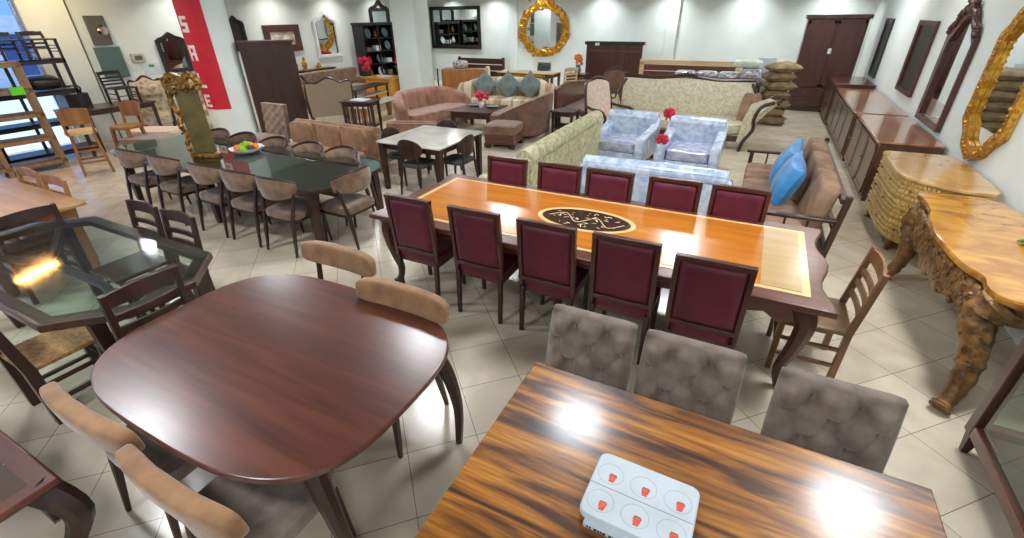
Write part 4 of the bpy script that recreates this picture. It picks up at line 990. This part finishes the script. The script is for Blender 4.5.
for (y0_,lab_) in ((13.9,'first'),(15.75,'second')):
    for k in range(5):
        for c in range(3):
            y=y0_-.52+c*.46+random.uniform(-.05,.05); z=.09+k*(2.06)/5+.0; kind=random.choice(('plate','box','vase'))
            nm=['bottom','lower','middle','upper','top'][k]; pos=['near','centre','far'][c]
            if kind=='plate':
                o=B().lathe([(.0,0),(.12,.01),(.15,.03),(.14,.035),(0,.02)],18).build('plate',random.choice((WHITE,WHITEC,TEALP))); o.rotation_euler=(0,R(76),0); o.location=(-12.42,y,z+.15)
            elif kind=='box':
                o=B().bx(-.1,.1,-.12,.12,0,random.uniform(.12,.24)).build('storage_box',random.choice((WHITEC,TEALP,METAL,WHITE)),None,.006); o.location=(-12.45,y,z)
            else:
                o=B().lathe([(.05,0),(.09,.08),(.06,.18),(.03,.22),(.05,.26)],14).build('vase',random.choice((WHITE,BRONZE,PETAL))); o.location=(-12.45,y,z)
            cn={'plate':'plate propped upright','box':'box','vase':'vase'}[kind]
            tag(o,f'{cn} on the {nm} shelf of the {lab_} dark display shelf, {pos} position',kind,'goods on the display shelves')
for x,y,z,lb in ((-11.9,12.5,1.0,'red flower arrangement in front of the first display shelf'),(-11.3,13.6,1.05,'crimson flower arrangement before the second display shelf')):
    r=thing('flower_arrangement',lb,'flowers',(x,y,0)); B().lathe([(.14,0),(.10,.05),(.05,.4),(.05,z-.35),(.08,z-.2)],14).build('stand',W_BLACK,r)
    b=B(); random.seed(int(z*100))
    for k in range(16): b.ball((random.uniform(-.16,.16),random.uniform(-.16,.16),z+random.uniform(-.15,.2)),.07,7)
    b.build('flower_heads',PETAL,r); b=B()
    for k in range(6): b.puff((random.uniform(-.15,.15),random.uniform(-.15,.15),z-.2),(.16,.05,.05),1,(0,random.uniform(-1,1),random.uniform(0,3)),8,4)
    b.build('leaves',LEAF,r)
# left wall mirrors (mounted on X=-13 facing +x)
def lmirror(name,label,y,z,a,c,fmat,fw=.16,arch=0,carve=0,cat='mirror',glass=MIRROR):
    out=[(-a,-c),(a,-c),(a,c*.7)]+([(a*.8,c*.82),(a*.45,c*.9),(0,c*(1+arch)),(-a*.45,c*.9),(-a*.8,c*.82)] if arch else [(a,c),(-a,c)])+[(-a,c*.7)]
    r=wmirror(name,label,cat,y,z,out,(fw,fw*a/c*1.0),.05,fmat,carve,glass,3); r.location=(-12.995,y,z); r.rotation_euler=(0,0,PI); return r
lmirror('wall_mirror','dark scalloped wooden framed mirror on the left wall beside the red banner',7.22,1.66,.34,.42,W_BLACK,.26,.12)
lmirror('wall_mirror','white shaped mirror with carved top on the left wall, above the beige sofa',12.15,1.85,.50,.62,WHITE,.18,.18,.015)
lmirror('framed_picture','dark framed picture just above the tall reddish cabinet',10.45,1.85,.62,.36,W_MAHOZ,.3,cat='picture',glass=noisy('picture_print',(150,120,90),(230,224,210),(4,4,4),.4))
lmirror('wall_mirror','black arched carved mirror high above the dark display shelves',14.8,2.2,.52,.60,W_BLACK,.24,.22,.02)
lmirror('oval_carving','dark carved oval wall ornament half hidden behind the round column',9.0,2.0,.26,.40,W_BLACK,.3,.15,.02,cat='ornament',glass=W_BLACK)
# electric boxes on left wall
r=thing('meter_box','grey electric meter panel with round glass meter on left wall','electric meter',(-13,5.82,2.2)); box('panel',0,.06,-.18,.18,-.28,.28,METAL,r,.01); B().lathe([(.10,0),(.10,.05),(.07,.08),(0,.085)],20).xf(Matrix.Rotation(PI/2,4,'Y')).xf(Matrix.Translation((.06,.05,.0))).build('meter_dial',CHROME,r)
r=thing('breaker_panel','large teal-grey breaker panel on left wall below the round meter','electric panel',(-13,5.84,1.57)); box('cover',0,.08,-.24,.24,-.31,.31,TEALP,r,.01); box('latch',.08,.095,.17,.20,-.04,.04,METAL,r)
r=thing('intercom_box','small beige control box on left wall right of the teal panel','control box',(-13,6.38,1.62)); box('case',0,.07,-.14,.14,-.09,.09,plain('beige_plastic',(190,186,164),.5),r,.01); box('buttons',.07,.078,-.08,.08,-.04,.05,METAL,r)
r=thing('notice_sheet','white notice sheet with green header on the left wall under the control box','notice',(-13,6.62,1.36)); box('sheet',0,.006,-.2,.22,-.12,.12,WHITEC,r,0); box('header',.006,.008,-.06,.06,.05,.10,plain('green_print',(60,160,80),.5),r,0)
# SALE banner wrapped on the round column
r=thing('sale_banner','red vertical banner with white SALE lettering wrapped on the round column','banner',(-10.9,6.90,0))
RB=.465; A0,A1=R(-124),R(-30); Z0_,Z1_=.62,3.3
B().shell(lambda u,v,w_:((RB+(.006 if w_==0 else 0))*math.cos(A0+(A1-A0)*u),(RB+(.006 if w_==0 else 0))*math.sin(A0+(A1-A0)*u),Z0_+(Z1_-Z0_)*v),24,6).build('cloth',RED,r,0,60)
def strokes(ch):
    return {'S':[(0,4,3,5),(0,2,1,5),(0,2,3,3),(2,0,3,3),(0,0,3,1)],'A':[(0,0,.9,4.2),(2.1,0,3,4.2),(0,4,3,5),(0,1.8,3,2.7)],'L':[(0,0,1,5),(0,0,3,1)],'E':[(0,0,1,5),(0,4,3,5),(0,2,2.6,3),(0,0,3,1)]}[ch]
for ch,zc in zip('SALE',(2.30,1.76,1.22,.80)):
    b=B(); hh=.30 if ch!='E' else .26; k=hh/5; ac=R(-88)
    for x0,y0,x1,y1 in strokes(ch):
        b.shell(lambda u,v,w_:((RB+(.012 if w_==0 else .004))*math.cos(ac+((x0+(x1-x0)*u)-1.5)*k*1.15/RB),(RB+(.012 if w_==0 else .004))*math.sin(ac+((x0+(x1-x0)*u)-1.5)*k*1.15/RB),zc+((y0+(y1-y0)*v)-2.5)*k),4,1)
    b.build('letter',WHITE,r)
# ================================================================ far left: racks, stools, stacked chairs
def ladder_rack(label,x,y,rz,W,D,H,rows,mat,boards=True,pw=.07,cat='rack',name='display_rack'):
    r=thing(name,label,cat,(x,y,0),rz)
    for sx in (-1,0,1):
        for sy in (-1,1): box('post',sx*(W/2-pw/2)-pw/2,sx*(W/2-pw/2)+pw/2,sy*(D/2-.02)-.02,sy*(D/2-.02)+.02,0,H,mat,r,.004)
    for k in range(rows):
        z=.10+k*(H-.16)/(rows-1)
        b=B().bx(-W/2,W/2,-D/2,-D/2+.035,z,z+.08).bx(-W/2,W/2,D/2-.035,D/2,z,z+.08); 
        if boards: b.bx(-W/2,W/2,-D/2,D/2,z+.06,z+.08)
        b.build('shelf',mat,r,.004)
    return r
HR=wood('rack_honey_wood',(140,104,66),(168,130,88),'z',.5,.1)
rk=ladder_rack('honey brown wooden shelf rack with lime green card by the shop window','x' and -11.5,2.95,R(83),1.6,.35,1.78,5,HR)
box('green_card',.5,.68,-.22,-.19,1.30,1.42,GREENTAG,rk,0)
bk=ladder_rack('black metal rack holding stacked chairs in front of the shop window',-12.1,3.85,R(90),1.5,.5,1.76,4,W_BLACK,True,.05)
for i,(x,y,z,rx,lb) in enumerate(((-12.1,3.5,1.78,0,'black ladder-back chair standing on top of the black rack, left'),(-12.1,3.95,1.78,0,'black ladder-back chair standing on top of the black rack, middle'),(-12.05,4.4,1.78,0,'black ladder-back chair standing on top of the black rack, right end'))):
    c=slat_chair(lb,W_BLACK,W_BLACK,.62 if i else .75,.38); c.location=(x,y,z-.20); c.rotation_euler=(0,0,R(-90)); c['group']='black chairs on the rack'
    c.scale=(1,1,.72); c.location=(x,y,z)
tag(B().puff((0,0,.13),(.34,.5,.2),.5,(0,R(15),0)).build('bag',W_BLACK),'dark bag lying on upper shelf of the black rack','bag').location=(-12.1,4.2,1.25)
def stool(label,x,y,rz,mat,h=.74,back=True,seatm=None):
    r=thing('bar_stool',label,'stool',(x,y,0),rz)
    B().prism(supere(.22,.22,3,32),h-.05,h,ch=.01).build('seat',seatm or mat,r)
    for sx in (-1,1):
        for sy in (-1,1): leg(r,(sx*.15,sy*.15,h-.04),(sx*.2,sy*.2,0),.05,.04,mat)
    b=B()
    for z in (.22,.42):
        for s_ in (-1,1): o_=.15+.05*(1-z/h); b.bar((-o_,s_*o_,z),(o_,s_*o_,z),.025,.035); b.bar((s_*o_,-o_,z),(s_*o_,o_,z),.025,.035)
    b.build('footrest',mat,r)
    if back:
        for sx in (-1,1): B().bar((sx*.18,-.18,h-.05),(sx*.19,-.24,h+.36),.035,.035).build('back_post',mat,r,.004)
        B().shell(lambda u,v,w_:((u-.5)*.38,-.235-.02*math.sin(u*PI)+(.01 if w_ else -.01),h+.12+.24*v+.03*math.sin(u*PI)*v),10,2).build('back_slat',mat,r)
    return r
PSEAT=wood('blond_seat',(206,164,112),(226,188,138),'x',.4,.2)
stool('honey wood bar stool with blond seat, left of the pair near the shop window',-10.35,3.78,R(70),W_HONEY,.74,True,PSEAT)
stool('honey wood bar stool with slatted back, right of the pair near the shop window',-10.3,4.45,R(200),W_HONEY,.70,True)
t=table('dark_table','dark wooden table against the left wall carrying two black chairs','table',-12.0,5.0,R(90),1.5,.8,.86,W_DARKX,W_DARK)
c=slat_chair('black ladder-back chair standing upright on the dark table, below the teal panel',W_BLACK,W_BLACK,.9,.42); c.location=(-11.85,5.3,.86-.0); c.scale=(1,1,.68); c.rotation_euler=(0,0,R(-90))
r=thing('magazine_stand','small black boxy stand with handle on the dark table, left of the chair','stand',(-12.3,4.62,.86)); box('box',-.2,.2,-.2,.2,0,.26,W_BLACK,r); 
B().tube(catm([(0,-.16,.26),(0,-.16,.38),(0,.16,.38),(0,.16,.26)],3),.018,6).build('handle',W_BLACK,r)
# ================================================================ far wall pieces
def fmirror(label,x,z,a,c,n,fmat,carve,seed,oval=False,name='wall_mirror'):
    r=thing(name,label,'mirror',(x,16.99,z))
    out=[(a*math.cos(2*PI*i/48),c*math.sin(2*PI*i/48)) for i in range(48)] if oval else rect(a,c)
    f_=.26 if oval else .07; k=len(out)
    inn=[(u*(1-f_),v*(1-f_)) for u,v in out] if oval else rect(a-.12,c-.12)
    vs=[]
    for ring,y in ((out,0),(out,-.05),(inn,-.06),(inn,-.01)): vs+=[(u,y,v) for u,v in ring]
    b=B().add(vs,[(q*k+i,q*k+(i+1)%k,(q+1)*k+(i+1)%k,(q+1)*k+i) for q in range(3) for i in range(k)])
    if carve:
        random.seed(seed)
        for i in range(150):
            t_=random.uniform(0,2*PI); q=random.uniform(1-f_,1.03); b.ball((a*q*math.cos(t_),-.07,c*q*math.sin(t_)),random.uniform(.03,.065),6)
        for i in range(46): b.ball((random.gauss(0,.20),-.06,c*.92+abs(random.gauss(0,.09))),random.uniform(.03,.06),6)
    b.build('frame',fmat,r,0,50)
    B().add([(u,-.012,v) for u,v in inn]+[(u,-.004,v) for u,v in inn],[tuple(range(k)),tuple(range(k,2*k))[::-1]]+[(i,(i+1)%k,k+(i+1)%k,k+i) for i in range(k)]).build('mirror_glass',MIRROR,r)
fmirror('wide black rectangular mirror on the far wall right of the square column',-11.15,1.96,1.15,.73,4,W_BLACK,0,0)
fmirror('round gilt carved mirror with crest on the far wall',-7.37,1.90,.97,.88,48,GOLD,1,31,True,'gilt_mirror')
r=thing('headboard','wide dark red-brown panelled headboard with cornice against the far wall','headboard',(-4.57,16.3,0))
box('panel',-.93,.93,0,.10,0,1.50,W_MAHOZ,r); box('cornice',-.99,.99,-.05,.14,1.48,1.58,W_BLACK,r,.012); box('rail',-.85,.85,-.015,0,1.28,1.33,W_MAHO,r); box('left_stile',-.93,-.85,-.02,0,0,1.48,W_MAHOZ,r); box('right_stile',.85,.93,-.02,0,0,1.48,W_MAHOZ,r)
box('price_tag',-.62,-.48,-.062,-.05,1.46,1.54,WHITE,r,0)
r=thing('headboard','low wide headboard with pale wood frame and dark slats against the far wall','headboard',(-2.15,16.2,0))
b=B().bx(-1.5,1.5,0,.1,.95,1.09).bx(-1.5,-1.36,0,.1,0,1.0).bx(1.36,1.5,0,.1,0,1.0); b.build('frame',W_PALE,r,.008)
for k in range(4): box('slat',-1.36,1.36,.03,.06,.2+k*.19,.37+k*.19,W_MAHO,r)
r=thing('headboard','dark slatted wooden headboard against the far wall below the black mirror','headboard',(-9.75,16.4,0))
for k in range(4): box('slat',-1,1,0,.05,.1+k*.22,.29+k*.22,W_DARKX,r)
for sx in (-1,1): box('post',sx*.96-.05,sx*.96+.05,.04,.11,0,.99,W_DARK,r)
tag(B().puff((0,0,.35),(.16,.14,.72),.4,(R(-8),R(-6),0)).build('bolster',PINKC),'pale pink bolster leaning upright on the dark slatted headboard','cushion').location=(-9.3,16.2,.0)
r=table('long_desk','long pale-edged desk with carved apron below the round gilt mirror','desk',-6.85,14.6,0,2.0,.7,.76,W_PALE,W_MAHO,.035,.08,apron=.10)
box('gilt_apron_carving',-.7,.7,-.32,-.30,.64,.70,GOLD,r,.004)
c=tufted_chair('dark chair tucked behind the long desk below the gilt mirror'); c.location=(-6.65,15.1,.0); c.rotation_euler=(0,0,PI)
for ch_ in c.children:
    if ch_.type=='MESH' and ch_.name.startswith(('backrest','seat')): 
        ch_.data.materials[0]=noisy('slate_leather',(50,56,58),(70,76,78),(8,8,8),.5)
c=slat_chair('pale wood slat chair standing right of the long desk',W_PALE,W_PALE,1.0,.5); c.location=(-5.3,13.9,0); c.rotation_euler=(0,0,R(60))
r=table('night_stand','dark night stand with orange flower pot left of the big headboard','cabinet',-5.45,15.4,0,.7,.45,.68,W_DARKX,W_DARK,.03,.06,shelf=.3); box('drawer',-.28,.28,-.2,.2,.42,.58,W_MAHO,r)
r=thing('flower_vase','orange flower bouquet in dark vase on the night stand','vase',(-5.45,15.4,.68)); B().lathe([(.07,0),(.11,.08),(.07,.2),(.09,.26)],14).build('vase',TEALP,r)
b=B(); random.seed(6)
for k in range(16): b.ball((random.uniform(-.14,.14),random.uniform(-.1,.1),random.uniform(.28,.55)),.06,7)
b.build('flower_heads',noisy('orange_petals',(190,60,20),(240,150,60),(20,20,20),.6),r)
r=thing('writing_cabinet','orange-brown wooden cabinet with open front behind the channelled sofa','cabinet',(-8.55,13.4,0),R(18))
OB=wood('orange_brown_wood',(150,92,40),(184,120,62),'z',.4,.2)
box('body',-.7,.7,-.25,.25,0,.9,OB,r,.01); box('door',-.66,-.02,-.27,-.25,.08,.84,OB,r,.006); box('door',.02,.66,-.27,-.25,.08,.84,OB,r,.006)
tag(B().puff((0,0,.12),(.5,.3,.26),.6).build('wrapped_parcel',SILVER),'clear wrapped parcel on top of the orange-brown cabinet','parcel').location=(-8.7,13.4,.9)
r=thing('coat_stand','thin dark post stand just left of the orange-brown cabinet','stand',(-8.75,12.2,0)); B().lathe([(.16,0),(.16,.02),(.02,.05),(.018,.95),(.03,1.0)],14).build('pole',W_BLACK,r)
# wrapped goods on back shelf behind the cream sofa
t=table('back_table','dark table behind the cream sofa carrying clear wrapped goods','table',-.98,12.65,0,2.0,.6,.95,W_DARKX,W_DARK)
for i,(x,w_,lb) in enumerate(((-1.72,.46,'far left'),(-1.22,.48,'second from left'),(-.73,.46,'third from left'),(-.27,.46,'far right, tallest'))):
    c=thing('wrapped_parcel',f'grey goods in clear wrap on the table behind the cream sofa, {lb}','parcel',(x,12.6,.95),0,'wrapped goods behind the cream sofa')
    B().puff((0,0,.10+.05*(i==3)),(w_,.5,.22+.1*(i==3)),.4).build('wrap',SILVER,c)
tag(B().puff((0,0,.09),(.62,.42,.18),.6).build('pillow',noisy('white_sage_cotton',(196,206,190),(220,226,214),(9,9,9),.8)),'white pillow lying on top of the wrapped goods behind the cream sofa','pillow').location=(-.38,12.65,1.25)
KH=noisy('khaki_cotton',(118,100,70),(150,128,94),(8,8,8),.85)
for i in range(7):
    c=thing('pillow',f'khaki pillow in the pile beside the wardrobe, {["bottom","second from bottom","third from bottom","middle","third from top","second from top","top"][i]}','pillow',(.34+.03*(-1)**i,13.0,.192*i),R(6*i-8),'khaki pillows by the wardrobe')
    B().pillow((0,0,.1),.66,.54,.25,(PI/2,0,0)).build('cover',KH,c)
tag(B().bx(-.2,.2,-.02,.02,0,1.42).build('foam_board',WHITEC,None,.004),'white board standing between the wrapped goods and khaki pillows','board').location=(-.0,13.42,.0)
